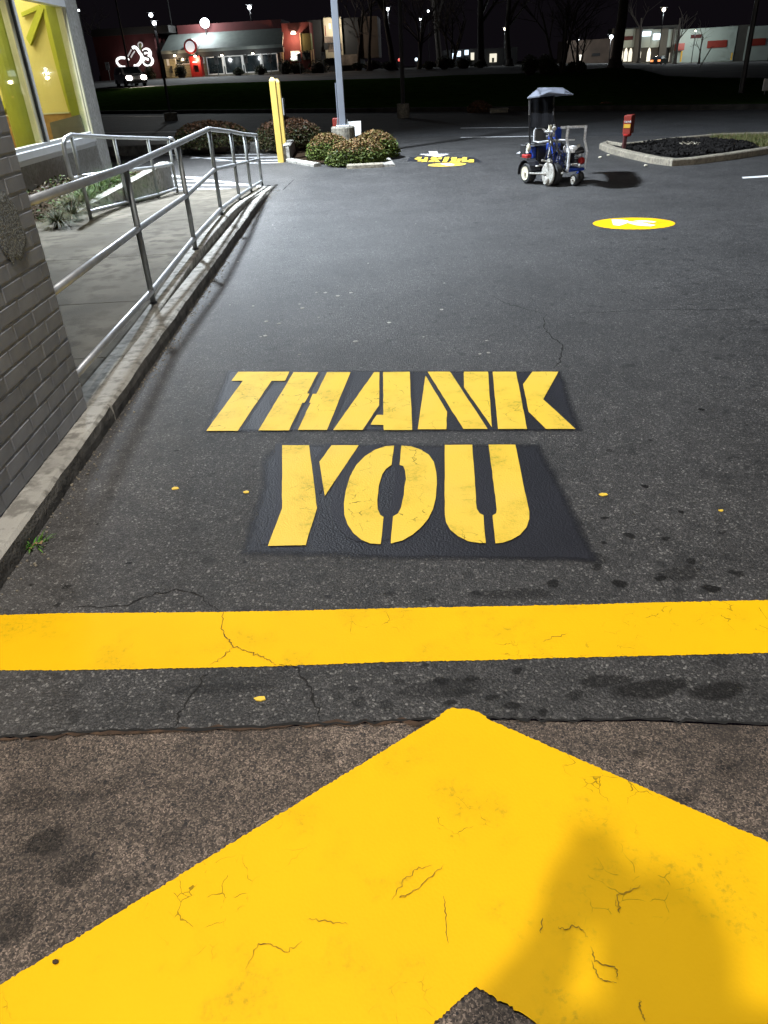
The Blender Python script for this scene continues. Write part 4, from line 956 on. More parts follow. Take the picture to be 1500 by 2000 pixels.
kerb_path([(748,325),(690,328),(684,328)], 'loose kerb piece in front of the clipped shrubs', 'tan_curb', [(0,0),(0,.06),(.02,.08),(.12,.08),(.14,.06),(.14,0)])
kerb_path([(772,325),(762,312),(750,303)], 'thin kerb right of the clipped shrubs', 'curb', [(0,0),(0,.04),(.02,.05),(.2,.05),(.22,.04),(.22,0)])
kerb_path([(565,316),(572,304),(580,293),(588,284)], 'white concrete barrier end beside the yellow posts', 'curb', [(-.02,0),(-.02,.26),(.0,.28),(.12,.28),(.14,.26),(.14,0)])
kerb_path([(556,296),(480,297),(400,298),(300,301),(200,305)], 'long low concrete wall behind the hatched bay', 'curb_face', [(0,0),(0,.2),(.02,.22),(.18,.22),(.2,.2),(.2,0)])
isl = MB(); isl.poly([tuple(G(*p)+Vector((0,0,.03))) for p in [(566,312),(578,315),(605,320),(690,325),(750,323),(766,320),(752,300),(700,285),(640,280),(590,284)]])
fix_fill(obj('planting_bed', isl, M['soil'], kind='structure', label='soil bed under the clipped shrubs'))

# ------------------------------------------------------------------ island with mulch at the right and the red box
IP = [(1170,291),(1190,300),(1225,309),(1268,319),(1312,325),(1355,322),(1430,312),(1500,301),(1600,287),(1700,276),(1620,262),(1500,268),(1400,271),(1330,277),(1270,284),(1215,290),(1185,285)]
ikp = [(0,0),(0.0,0.085),(0.02,0.10),(0.11,0.105),(0.14,0.09),(0.15,0)]
im = MB(); im.sweep([G(*p)+Vector((0,0,-.005)) for p in IP], ikp, closed=True)
obj('kerb', im, M['tan_curb'], kind='structure', smooth=False, label='tan worn kerb round the mulch island')
ipts = [G(*p) for p in IP]
g1 = MB(); g1.poly([(p.x,p.y,0.05) for p in ipts]); fix_fill(obj('island_soil', g1, M['mulch'], kind='structure', label='soil of the mulch island'))
def inside(p, poly):
    r = False; n = len(poly)
    for i in range(n):
        a, b = poly[i], poly[(i+1)%n]
        if (a.y > p.y) != (b.y > p.y) and p.x < (b.x-a.x)*(p.y-a.y)/(b.y-a.y)+a.x: r = not r
    return r
mul = MB(); rr = random.Random(8); core_poly = [G(*p) for p in [(1215,297),(1255,305),(1310,314),(1360,312),(1430,303),(1475,294),(1450,287),(1380,281),(1320,281),(1260,288)]]
bx0 = min(p.x for p in core_poly); bx1 = max(p.x for p in core_poly); by0 = min(p.y for p in core_poly); by1 = max(p.y for p in core_poly)
cnt = 0
while cnt < 2600:
    p = Vector((rr.uniform(bx0,bx1), rr.uniform(by0,by1), 0))
    if not inside(p, core_poly): continue
    cnt += 1; s = rr.uniform(.015,.045); d = Vector((rr.gauss(0,1),rr.gauss(0,1),rr.gauss(0,.4))).normalized()*s; e = d.orthogonal().normalized()*s*.4
    z = Vector((0,0,0.07+rr.uniform(0,.035))); p = p+z; h = Vector((0,0,.012))
    mul.add([p-d-e,p+d-e,p+d+e,p-d+e,p-d*.8-e*.7+h,p+d*.8-e*.7+h,p+d*.8+e*.7+h,p-d*.8+e*.7+h],[(4,5,6,7),(0,1,5,4),(1,2,6,5),(2,3,7,6),(3,0,4,7)])
obj('mulch', mul, M['mulch'], kind='stuff', label='dark wood chip mulch filling the island')
gb = MB(); vs=[]; fs=[]; cs=[]
gp = [G(*p) for p in [(1380,272),(1460,270),(1560,272),(1640,276),(1560,292),(1500,297),(1470,291),(1440,284),(1395,278)]]
cnt = 0; gx0=min(p.x for p in gp); gx1=max(p.x for p in gp); gy0=min(p.y for p in gp); gy1=max(p.y for p in gp)
while cnt < 5000:
    p = Vector((rr.uniform(gx0,gx1), rr.uniform(gy0,gy1), 0.05))
    if not inside(p, gp): continue
    cnt += 1; l = rr.uniform(.04,.09); a = rr.uniform(0,6.28); d = Vector((math.cos(a),math.sin(a),0)); n0=len(vs)
    vs += [p-d*.005,p+d*.005,p+Vector((rr.gauss(0,.02),rr.gauss(0,.02),l))]; fs.append((n0,n0+1,n0+2))
    col = rr.choice([(0.10,0.10,0.03),(0.06,0.09,0.02),(0.16,0.13,0.06)]); cs += [(*col,1)]*3
gb.add(vs,fs); gb.c = cs; obj('grass', gb, M['leaf'], kind='stuff', label='thin rough grass behind the mulch island')
leaves = leafmesh([G(1345+random.gauss(0,10),280+random.gauss(0,1.2),0.11) for _ in range(60)], 0.05, lambda p,q: (0.5,0.45,0.35), seed=9)
obj('leaf_litter', leaves, M['leaf'], kind='stuff', label='pale dead leaves on the island kerb')
for x,y in [(1172,309),(1261,325),(1188,305)]:
    c = G(x,y); t = obj('pebble', MB().ball(c+Vector((0,0,.015)),(.03,.02,.016),8,5,jit=.1), M['cream'], label={1172:'pale pebble on asphalt left of the island tip',1261:'pale pebble at the front foot of the island kerb',1188:'brown pebble just under the island kerb tip'}[x], cat='pebble', loc=c.to_tuple())
# red box on a post
rb = G(1222,287); rb = AY(1222,284,14.2)
t = thing('order_sign', 'red box sign with white lettering and yellow band on a post', 'sign', (rb.x,rb.y,0.05))
B0 = AY(1218,262,rb.y); B1 = AY(1234,225,rb.y); zb, zt = B0.z, B1.z; xl, xr = B0.x-.005, B0.x+.13
obj('post', MB().bbox((rb.x-.03,rb.y+.05,0.0),(rb.x+.03,rb.y+.11,zb+.02),0.006), M['post_red'], t)
fr = lambda u,d,z: (xl+.90*u+.50*d, rb.y+d*.80-.42*u+.06, z)
face = obj('cabinet', MB(fr).bbox((0,0,zb),(xr-xl,0.24,zt),0.012), M['sign_red'], t)
obj('band', MB(fr).box((0.012,-.006,zb+.09),(xr-xl-.012,-.001,zb+.15)), M['sign_yellow'], face)
obj('round_base', MB(fr).lathe((0.075,0.05,zb-.045), [(0.045,0),(0.07,0.02),(0.07,.044)], n=16), M['red_paint'], t)
def text_obj(name, s, size, m, parent, mw, depth=0.002, label=None):
    c = bpy.data.curves.new(name, 'FONT'); c.body = s; c.size = size; c.extrude = depth; c.align_x = 'CENTER'; c.align_y = 'CENTER'
    o = bpy.data.objects.new(name, c); COL.objects.link(o)
    bpy.context.view_layer.update(); dg = bpy.context.evaluated_depsgraph_get()
    me = bpy.data.meshes.new_from_object(o.evaluated_get(dg)); bpy.data.objects.remove(o)
    o = bpy.data.objects.new(name, me); COL.objects.link(o); me.materials.clear(); me.materials.append(m)
    o.matrix_world = mw
    if parent: o.parent = parent; o.matrix_parent_inverse = parent_world(parent).inverted()
    if label: o['label'] = label
    return o
ang = math.atan2(-0.42,.90)
text_obj('lettering', 'DRIVE', 0.042, M['sign_white'], face, Matrix.Translation(fr(0.073,-.006,zb+.185)) @ Matrix.Rotation(ang,4,'Z') @ Matrix.Rotation(math.pi/2,4,'X'))

# ------------------------------------------------------------------ line striping machine
mc = G(1085,352); MYc = 11.1
ls = thing('line_striper', 'blue and white line striping machine with grey canopy on the asphalt', 'machine', (mc.x, MYc, 0))
def S(x, y, Y=MYc): return AY(1010+x/10, 240+y/10, Y)
lat = Vector((0.93,0.36,0)).normalized(); lon = Vector((lat.y,-lat.x,0))
def wheel(nm, px, Y, ro, wd, rim_m, label=None):
    c = S(px[0], px[1], Y); c.z = ro
    o = obj(nm, MB().lathe(c, [(ro*.62,-.004),(ro*.86,-.008),(ro*.97,.012),(ro,wd*.3),(ro,wd*.7),(ro*.97,wd-.012),(ro*.86,wd+.008),(ro*.6,wd+.004)], lat, 28), M['rubber'], ls, smooth=False, label=label)
    obj('rim', MB().lathe(c, [(ro*.66,-.010),(ro*.66,-.014),(ro*.52,-.004),(ro*.20,-.010),(ro*.16,-.03),(0.005,-.03)], lat, 24), rim_m, o)
    return o, c
wheel('rear_wheel', (165,910), 11.2, 0.135, 0.10, M['cream'])
wheel('rear_wheel', (165+520,880), 11.2+0.30, 0.135, 0.10, M['cream'])
wheel('caster_wheel', (1100,1100), 10.72, 0.078, 0.05, M['grime_white'])
wheel('caster_wheel', (1180,1090), 10.95, 0.078, 0.05, M['grime_white'])
c = S(600,980,10.85); 
obj('spray_shield', MB().lathe((c.x,c.y,0.15), [(0.13,-.012),(0.145,-.004),(0.145,.012),(0.13,.02)], lat, 26), M['grime_white'], ls)
obj('shield_backing', MB().lathe((c.x+lat.x*.06,c.y+lat.y*.06,0.14), [(0.13,0),(0.14,.01),(0.14,.08),(0.12,.09)], lat, 24), M['rubber'], ls)
obj('shield_hub', MB().lathe((c.x,c.y,0.07), [(0.045,-.045),(0.055,-.03),(0.05,-.013)], lat, 16), M['grime_white'], ls)
f1, f2 = S(300,720,11.22), S(330,760,11.22)
fe = MB(); cw = S(165,910,11.2); vs=[]
for i in range(9):
    a = math.radians(-10+i*22)
    for o_ in (-.02,.13):
        p = Vector((cw.x,cw.y,0.135)) + lon*(-math.cos(a)*0.165) + Vector((0,0,math.sin(a)*0.165)) + lat*o_; vs.append(p)
fe.add(vs,[(2*i,2*i+1,2*i+3,2*i+2) for i in range(8)])
o = obj('fender', fe, M['dark_metal'], ls); md = o.modifiers.new('thickness','SOLIDIFY'); md.thickness = 0.008
obj('axle', MB().tube([S(230,985,11.1),S(560,1000,10.95),S(900,985,10.75)],0.014,8).tube([S(470,1000,10.9),S(900,965,10.8)],0.018,8), M['grime_white'], ls)
obj('chassis', MB().tube([S(240,900,11.2),S(560,840,11.2),S(990,930,10.85)],0.03,8).tube([S(400,850,11.35),S(1000,880,11.1)],0.03,8), M['dark_metal'], ls)
def sbox(x0,y0,x1,y1,Y,dep,m,nm,ch=.012,par=None,label=None):
    a = S(x0,y1,Y); b_ = S(x1,y0,Y); w = b_.x-a.x
    f = lambda u,d,z: Vector((a.x,a.y,0)) + lat*u + Vector((-lat.y,lat.x,0))*d + Vector((0,0,z))
    return obj(nm, MB(f).bbox((0,0,a.z),(w*1.06,dep,b_.z),ch), m, par or ls, label=label)
sbox(1015,890,1370,960,10.82,0.34,M['blue'],'engine_tray')
sbox(740,95,900,330,11.15,0.18,M['blue'],'pump_motor')
sbox(700,400,880,800,11.10,0.20,M['blue'],'paint_hopper')
sbox(790,540,920,570,10.98,0.10,M['blue_pale'],'hopper_lid')
hp = MB(); P = [S(800,580,10.98),S(880,580,10.98),S(800,790,10.9),S(735,790,10.9)]; hp.add([*P,*[p+Vector((0.02,.05,0)) for p in P]],[(0,3,2,1),(4,5,6,7),(0,1,5,4),(1,2,6,5),(2,3,7,6),(3,0,4,7)]); obj('hopper_front', hp, M['blue_pale'], ls)
hp = MB(); P = [S(880,580,10.98),S(960,600,11.05),S(900,900,11.0),S(790,880,10.9)]; hp.add([*P,*[p+Vector((0.02,.08,0)) for p in P]],[(0,3,2,1),(4,5,6,7),(0,1,5,4),(1,2,6,5),(2,3,7,6),(3,0,4,7)]); obj('hopper_side', hp, M['blue'], ls)
sbox(390,450,560,720,11.25,0.20,M['black_plastic'],'tank'); sbox(270,880,400,960,11.2,0.2,M['blue'],'rear_bracket')
sbox(310,470,390,690,11.25,0.14,M['blue'],'rear_column'); sbox(190,620,300,690,11.2,0.14,M['red_paint'],'red_cover')
sbox(150,430,190,680,11.3,0.14,M['black_plastic'],'rear_canister'); sbox(390,825,560,855,11.05,0.16,M['grime_white'],'step_plate'); sbox(380,870,540,960,11.2,.15,M['dark_metal'],'gearbox')
c = S(228,490,11.15); obj('float_ball', MB().ball(c,(.03,.045,.055),14,8), M['cream'], ls, smooth=True)
sbox(430,410,1000,880,11.32,0.22,M['black_plastic'],'machine_body',.02)
# engine
en = sbox(1130,490,1310,800,10.95,0.22,M['dark_metal'],'engine',.02)
sbox(1050,455,1240,590,10.93,0.22,M['sign_white'],'fuel_tank',.03)
sbox(1240,470,1320,560,10.97,.15,M['black_plastic'],'air_filter',.02)
c = S(1205,445,10.98); obj('fuel_cap', MB().lathe(c,[(0.022,-.02),(0.022,.012),(0.018,.016)],n=14), M['grime_white'], ls)
c = S(1235,630,10.9); obj('starter_cover', MB().lathe(c,[(0.035,0),(0.035,-.02),(0.02,-.035),(0.006,-.035)],lat,18), M['steel'], ls)
c = S(1245,740,10.9); obj('blower_housing', MB().lathe(c,[(0.045,.03),(0.045,-.01),(0.03,-.02)],lat,16), M['red_paint'], ls)
c = S(1215,560,10.88); obj('muffler', MB().tube([c+Vector((-.05,0,-.01)),c+Vector((.06,0,.01))],.03,12), M['dark_metal'], ls)
obj('cooling_fins', MB().box(tuple(S(1140,700,10.9)),tuple(S(1200,690,10.9)+Vector((0,.1,0)))).box(tuple(S(1140,670,10.9)),tuple(S(1200,660,10.9)+Vector((0,.1,0)))).box(tuple(S(1140,640,10.9)),tuple(S(1200,630,10.9)+Vector((0,.1,0)))), M['steel'], ls)
obj('engine_mount', MB().tube([S(1060,820,10.85),S(1170,810,10.85)],.016,8).tube([S(1210,860,10.82),S(1215,800,10.9)],.012,6), M['grime_white'], ls)
# white frame
obj('handle_leg', MB().tube([S(1345,60,10.8),S(1320,330,10.8),S(1365,560,10.78),S(1345,720,10.8),S(1325,890,10.82)],[.018,.017,.016,.010,.008],8), M['frame_white'], ls)
obj('handle_leg', MB().tube([S(998,60,10.95),S(968,330,10.9),S(1018,580,10.85),S(985,960,10.85)],.018,8), M['frame_white'], ls)
obj('handle_bar', MB().tube([S(855,92,11.0),S(1000,85,10.95),S(1370,72,10.8)],.017,8), M['frame_white'], ls)
obj('cross_bar', MB().tube([S(640,335,11.05),S(900,335,10.95),S(1125,330,10.85)],.010,8), M['frame_white'], ls)
obj('seat_frame', MB().tube([S(600,200,11.1),S(480,92,11.15),S(390,90,11.15),S(340,140,11.12),S(325,360,11.1),S(430,385,11.05),S(610,355,11.05)],.012,8), M['frame_white'], ls)
gl = MB().poly([S(370,110,11.18),S(550,130,11.18),S(560,330,11.15),S(350,350,11.15)]); o = obj('seat_mesh', gl, M['black_plastic'], ls); o.modifiers.new('thickness','SOLIDIFY').thickness = .012
sbox(330,385,600,430,11.1,.22,M['black_plastic'],'seat_pad')
c = S(640,190,11.05); obj('paint_cup', MB().lathe(c,[(0.036,0),(0.038,.012),(0.028,.03),(0.024,.085),(0.03,.09)],n=16), M['cream'], ls)
c = S(725,110,11.1); obj('pressure_gauge', MB().lathe(c,[(0.03,0),(0.03,-.02),(0.02,-.03)],(0.1,1,0),14).tube([c+Vector((0,0,-.1)),c+Vector((0,0,.05))],.014,8), M['grime_white'], ls)
obj('spray_pole', MB().tube([S(680,215,11.05),S(660,400,11.0),S(610,640,10.95),S(595,720,10.9)],[.012,.011,.009,.008],8), M['grime_white'], ls)
rr = random.Random(2); hs = MB()
for k in range(11):
    a = S(rr.uniform(480,900),rr.uniform(150,420),11.0); b_ = S(rr.uniform(520,980),rr.uniform(700,950),10.9); m_ = a.lerp(b_,.5)+Vector((rr.uniform(-.1,.1),-.06,rr.uniform(-.05,.05)))
    hs.tube([a.lerp(m_,t)*(1-t)+m_.lerp(b_,t)*t for t in [i/8 for i in range(9)]],.006,6)
obj('hose', hs, M['black_plastic'], ls)
hs = MB()
for k in range(5):
    a = S(rr.uniform(470,600),rr.uniform(110,180),11.05); b_ = S(rr.uniform(560,700),rr.uniform(240,330),11.0); hs.tube([a,a.lerp(b_,.5)+Vector((.03,-.03,.02)),b_],.007,6)
obj('lever', hs, M['grime_white'], ls)
obj('spray_gun', MB().tube([S(800,900,10.85),S(795,1000,10.85),S(790,1130,10.85)],.014,8).tube([S(850,900,10.9),S(840,1110,10.9)],.016,8).box(tuple(S(780,1080,10.84)),tuple(S(860,1000,10.84)+Vector((0,.07,0)))), M['dark_metal'], ls)
obj('caster_fork', MB().tube([S(1200,960,10.8),S(1160,1000,10.74),S(1120,1090,10.70)],.012,8).tube([S(1220,960,10.95),S(1180,1085,10.96)],.012,8), M['blue'], ls)
obj('clamp', MB().tube([S(480,730,10.85),S(600,760,10.85)],.012,8).ball(S(630,750,10.84),.03,8,6,jit=.2).ball(S(660,770,10.86),.025,8,6,jit=.2), M['grime_white'], ls)
# canopy
def SC(x, y, Y): return AY(1010+x/12.5, 160+y/12.5, Y)
base_y = 11.35
cp = MB(); top = [SC(500,165,11.40),SC(640,160,11.42),SC(860,160,11.42),SC(1110,165,11.40)]
mid = [SC(480,200,11.20),SC(600,262,11.05),SC(850,215,11.00),SC(1150,235,11.05)]
low = [SC(245,405,10.95),SC(560,360,10.65),SC(770,278,10.60),SC(1140,318,10.65)]
back = [SC(520,168,11.9),SC(660,163,11.92),SC(870,163,11.92),SC(1105,168,11.9)]
backlow = [SC(300,400,12.0),SC(560,385,12.05),SC(820,370,12.05),SC(1200,335,12.0)]
tip = SC(1370,330,11.05); tipm = SC(1210,275,11.05); tipb = SC(1340,325,11.9)
front = [SC(560,372,10.63),SC(700,300,10.58),SC(880,290,10.58),SC(1140,322,10.63)]
rows = [backlow, back, top, mid, low]
vs = sum([list(r) for r in rows], []); fs = [(r*4+k,r*4+k+1,r*4+5+k,r*4+4+k) for r in range(4) for k in range(3)]
vs += [tip, tipm, tipb]; fs += [(3*4+3,21,4*4+3),(21,20,19),(2*4+3,20,21) if False else (15,20,21),(11,22,20,15) if False else (11,20,15),(7,22,20,11),(3,22,7)]
cp.add(vs, fs); o = obj('canopy', cp, M['tarp'], ls, label='crumpled grey tarpaulin roof'); o.modifiers.new('thickness','SOLIDIFY').thickness = .012
obj('canopy_pole', MB().tube([SC(305,420,10.96),SC(300,800,10.90),S(250,420,11.15)],.013,8), M['pole_dark'], ls)
obj('canopy_pole', MB().tube([SC(900,330,11.20),SC(890,800,11.15),S(830,300,11.2)],.012,8), M['pole_dark'], ls)
cu = MB(); n = 12; vs=[]
for i in range(n+1):
    t = i/n; x = 330+t*560; w = math.sin(t*15)*.002
    vs += [SC(x,400-60*t,11.25)+Vector((0,w,0)), SC(x-5,760,11.20)+Vector((0,w*1.5,0)), SC(x-20,1120,11.10)+Vector((0,w,0))]
cu.add(vs,[(i*3+k,i*3+3+k,i*3+4+k,i*3+1+k) for i in range(n) for k in range(2)]); o = obj('curtain', cu, M['curtain'], ls); o.modifiers.new('thickness','SOLIDIFY').thickness = .008

# ------------------------------------------------------------------ street, slopes and far ground
def hor(px): 
    return 1000 - (_up.x*(px-750) + _up.z*F_PX)/_up.y
stm = MB()
XS = [-120,-60,-30,-15,-8,-3,0,3,6,10,15,25,40]
def fk(x): return max(xline(st_a, st_b, x)+4.5, xline(fk_a, fk_b, x))
def yb2(x): return max(6.0, xline(st_a, st_b, x))
for a, b_ in zip(XS, XS[1:]): stm.poly([(a,yb2(a),-0.002),(b_,yb2(b_),-0.002),(b_,fk(b_)+.3,-0.002),(a,fk(a)+.3,-0.002)])
street = obj('street', stm, M['street'], kind='structure', label='dark street between the lot and the grass bank')
for p, q in [((200,258.8),(420,257)),((900,250.3),(1080,248.2)),((640,268),(690,268)),((900,268.5),(1085,265.5)),((200,227.5),(320,227))]:
    obj('lane_line', strip(p, q, 0.12), M['white'], street)
bands = {
 'kerbline': None,
 'crest': [(-300,186,78),(0,178,74),(250,172,72),(400,163,70),(640,156,68),(790,152,66),(880,147,66),(1000,144,66),(1100,139,68),(1200,131,78),(1250,135,76),(1300,148,68),(1400,152,64),(1500,152,60),(1800,140,60)],
 'drive': [(-300,178,104),(0,167,100),(215,157,98),(400,149.5,96),(640,140.5,96),(790,134.5,96),(1000,131,98),(1100,128,120),(1200,124,140),(1300,124.5,165),(1500,118.5,165),(1800,104,165)],
}
COLS = [-300,-150,0,120,250,330,400,520,640,720,790,880,950,1000,1050,1100,1150,1200,1250,1275,1300,1350,1400,1500,1650,1800]
def row_at(px, nm):
    py, Y = ipol(bands[nm], px); return AY(px, py, Y)
def kerb_pt(px):
    y = 222 + (217-222)*(px-200)/800.0; return G(px, max(y, hor(px)+40))
r0 = [kerb_pt(x) for x in COLS]; r2 = [row_at(x,'crest') for x in COLS]; r3 = [row_at(x,'drive') for x in COLS]
r0b = [p + Vector((0,0.16,0.14)) for p in r0]
r1 = [a.lerp(b_, .45) + Vector((0,0,-0.12)) for a, b_ in zip(r0b, r2)]
r4 = [Vector((p.x*6, p.y*6, 1.5 - (1.5-p.z)*1.4)) for p in r3]
def loft(rows):
    mb = MB(); n = len(rows[0]); vs = sum([[tuple(p) for p in r] for r in rows], [])
    mb.add(vs, [(i*n+k,i*n+k+1,(i+1)*n+k+1,(i+1)*n+k) for i in range(len(rows)-1) for k in range(n-1)]); return mb
obj('kerb', loft([[p+Vector((0,-.01,-.05)) for p in r0],[p+Vector((0,0,.13)) for p in r0],r0b]), M['far_kerb'], kind='structure', label='kerb on the far side of the street')
obj('grass_bank', loft([r0b, r1, r2]), M['grass'], kind='structure', smooth=True, label='dark grass bank beyond the street')
obj('far_drive', loft([r2, r3]), M['lot_far'], kind='structure', label='grey drive and car park beyond the grass bank')
obj('far_ground', loft([r3, r4]), M['ground_far'], kind='structure', label='dark ground far behind')

# ------------------------------------------------------------------ far restaurant
class Facade:
    def __init__(s, pa, Ya, pb_, Yb):
        a = AY(*pa, Ya); b_ = AY(*pb_, Yb); s.O = Vector((a.x,a.y,0)); d = b_-a; d.z = 0; s.D = d.normalized(); s.N = Vector((s.D.y,-s.D.x,0)); s.z0 = min(a.z, b_.z)
    def hit(s, px, py, off=0.0):
        v = ray(px, py); o = s.O + s.N*off; den = v.dot(s.N); t = (o-EYE).dot(s.N)/den; p = EYE+v*t
        return ((p-o).dot(s.D), p.z)
    def fr(s, u, d, z): return s.O + s.D*u + s.N*d + Vector((0,0,z))
    def box(s, p0, p1, d0, d1, mb=None, flat=True):
        """box whose face (at depth d1 towards us) spans pixels p0 to p1, kept upright"""
        u0, za = s.hit(*p0, d1); u1, zb_ = s.hit(*p1, d1); mb = mb or MB(s.fr)
        mb.box((min(u0,u1),min(d0,d1),min(za,zb_)),(max(u0,u1),max(d0,d1),max(za,zb_))); return mb
F = Facade((185,161), 98, (640,141), 96)
far = thing('restaurant', 'maroon restaurant with grey-green roof and round red entrance across the street', 'building', F.fr(12,0,F.z0).to_tuple())
zb = F.z0 - 0.3
def fb(nm, p0, p1, d0, d1, m, par=None, label=None, kz=None):
    mb = F.box(p0, p1, d0, d1); return obj(nm, mb, M[m], par or far, label=label)
fb('side_wall', (178,62), (317,166), -8, -0.5, 'maroon')
fb('parapet', (178,58), (330,63), -8, -0.3, 'roof_dark')
fb('main_wall', (317,99), (552,150), -9, -0.4, 'roof_dark')
fb('upper_wall', (345,50), (552,70), -9, -3.0, 'maroon')
u0, ze = F.hit(314,100,0.8); u1, _ = F.hit(552,92,0.8); uA, zr = F.hit(322,76,-3); uB, _ = F.hit(547,56,-3); ze2 = F.hit(552,92,0.8)[1]; zr = F.hit(430,62,-3)[1]
rm = MB(F.fr); rm.add([(u0,0.8,ze),(u1,0.8,ze),(u1-.3,-3,zr),(uA+.6,-3,zr),(u0,0.8,ze-.3),(u1,0.8,ze-.3),(u1-.3,-3,zr-.3),(uA+.6,-3,zr-.3)],[(0,1,2,3),(7,6,5,4),(0,4,5,1),(1,5,6,2),(2,6,7,3),(3,7,4,0)])
obj('roof', rm, M['roof'], far)
obj('fascia', MB(F.fr).box((u0,-.2,ze-.75),(u1,0.7,ze-.302)), M['roof_dark'], far)
zf = ze-.75; zg = F.hit(400,150)[1]
us = lambda px, py=125: F.hit(px,py)[0]
for k in range(13):                                     # tan boards left of the door
    z = zg + k*(zf-zg)/13; obj('board', MB(F.fr).box((us(320),-.4,z+.01),(us(374),-.2-.02*(k%2),z+(zf-zg)/13-.015)), M['siding'], far)
    obj('board', MB(F.fr).box((us(396),-.4,z+.01),(us(402),-.22-.02*(k%2),z+(zf-zg)/13-.015)), M['siding'], far)
def window(u0, u1, z0, z1, nm='window', frame='sign_white', g='far_glass', w=.09, sub=True):
    f = MB(F.fr); f.box((u0,-.3,z0),(u0+w,-.05,z1)); f.box((u1-w,-.3,z0),(u1,-.05,z1)); f.box((u0+w,-.3,z0),(u1-w,-.06,z0+w)); f.box((u0+w,-.3,z1-w),(u1-w,-.06,z1))
    o = obj(nm, f, M[frame], far); obj('pane', MB(F.fr).box((u0+w,-.25,z0+w),(u1-w,-.2,z1-w)), M[g], o); return o
zw0 = F.hit(357,126)[1]; zw1 = F.hit(357,108)[1]
window(us(343), us(371), zw0, zw1); window(us(394), us(399), zw0, zw1)
px_m = [402,437,475,511,544]
for a, b_ in zip(px_m, px_m[1:]):
    window(us(a+1.5), us(b_-1.5), zg+.15, zf-.03, w=.09)
for p in (437,475,511): obj('pilaster', MB(F.fr).box((us(p-1.7),-.04,zg+.9),(us(p+1.7),.05,zf-.02)), M['sign_white'], far)
obj('glow_panel', MB(F.fr).box((us(403),-.38,zg+.3),(us(543),-.31,zf-.1)), M['room_glow'], far)
# entrance
ud0, ud1 = us(375), us(396)
dr = obj('entrance', MB(F.fr).box((ud0,-.3,zg),(ud0+.32,.9,zf+.1)).box((ud1-.32,-.3,zg),(ud1,.9,zf+.1)).box((ud0+.32,-.3,zf-.75),(ud1-.32,.9,zf+.1)).box((ud0+.32,-.3,zg),(ud1-.32,.85,zg+.5)).box((ud0+.32,-.3,zg+1.35),(ud1-.32,.86,zg+1.55)), M['red_paint'], far)
obj('door_glass', MB(F.fr).box((ud0+.33,.3,zg+.5),(ud1-.33,.34,zf-.75)), M['far_glass'], dr)
obj('door_bar', MB(F.fr).box((ud0+.36,.87,zg+1.40),(ud1-.36,.92,zg+1.50)), M['sign_white'], dr)
cu_, cz_ = F.hit(371.5,91,1.0); rd = abs(F.hit(382,91,1.0)[0]-cu_)
dc = F.fr(cu_,1.0,cz_)
rs = obj('round_sign', MB().lathe(dc, [(rd*1.18,-1.6),(rd*1.18,0.04),(rd*.9,0.04)], F.N, 28), M['red_paint'], far)
obj('sign_face', MB().lathe(dc, [(rd*.88,0.05),(rd*.86,.09)], F.N, 28), emitter('round_sign_face',(0.80,0.85,0.95),0.55), rs)
obj('barrel_top', MB().lathe(dc+Vector((0,0,.02)), [(rd*1.24,-1.65),(rd*1.24,-.25)], F.N, 28), M['sign_white'], rs)
fb('recess_wall', (549,46), (612,146), -9, -2.0, 'maroon')
fb('olive_panel', (587,66), (609,98), -2.4, -1.2, 'far_green'); fb('edge_trim', (586,64), (588,101), -2.0, -1.15, 'siding')
sw = obj('sign_panel', F.box((567,100),(586,118),-1.6,-1.3), emitter('lit_green_panel',(0.30,0.50,0.12),0.30), far)
for i, pts in enumerate([[(568,116),(574,108),(582,104)],[(569,108),(576,112),(584,110)],[(570,103),(577,106),(586,103)],[(572,117),(579,114),(586,115)]]):
    obj('swirl', MB().tube([F.fr(F.hit(*p,-1.2)[0],-1.2,F.hit(*p,-1.2)[1]) for p in pts], .10, 6), M['e_white_soft'], sw)
fb('patio_window', (589,99), (606,116), -2.2, -1.7, 'far_glass')
for p in (591,597,603): fb('lamp_shade', (p-2,99), (p+2,102), -1.6, -1.4, 'e_warm' if False else 'siding')
for p in (553,609,613): fb('patio_post', (p-1,96), (p+1,142), -1.4, -1.2, 'siding')
fb('back_wing', (600,40), (705,140), -12, -5, 'roof_dark'); fb('stone_base', (655,108), (702,126), -5, -4.4, 'stone'); fb('brick_wing', (672,35), (740,112), -12.5, -5.4, 'brickwall_far')
mural = fb('mural', (631,35), (671,112), -5, -4.5, 'far_tan', label='tall tan painted panel with red figures')
for p0,p1,m in [((634,50),(637,70),'sign_red'),((642,46),(646,56),'sign_white'),((650,38),(653,50),'sign_red'),((633,72),(655,82),'stone'),((656,64),(660,84),'sign_red'),((640,86),(668,100),'stone'),((632,84),(655,96),'roof_dark')]:
    fb('painted_figure', p0, p1, -4.5, -4.46, m, mural)
fb('notice', (324.5,115), (331,128), -.2, -.12, 'sign_white'); fb('menu_box', (332,129), (336,142), -.2, .2, 'roof_dark')
fb('patio_kerb', (400,147), (640,142), .6, 1.4, 'tan_curb')
for p in (447,465,486,498): fb('step_light', (p-4,146.5), (p+4,148), .5,.7, 'siding')
u_, z_ = F.hit(650,36,-3.9); c = F.fr(u_,-3.6,z_+.2); t = thing('mural_fill_lamp','small added lamp brightening the tall painted panel','lamp',c.to_tuple())  # fixture and light added to lift the dark mural
obj('shade', MB().lathe(c,[(.10,0),(.22,-.2),(.20,-.2)],n=12), M['pole_dark'], t); obj('arm', MB().tube([c,F.fr(u_,-5,z_+.3)],.04,6), M['pole_dark'], t); lamp('mural_fill_light','POINT',F.fr(u_,-2.6,z_-.9),420,(1,.93,.82),.2)
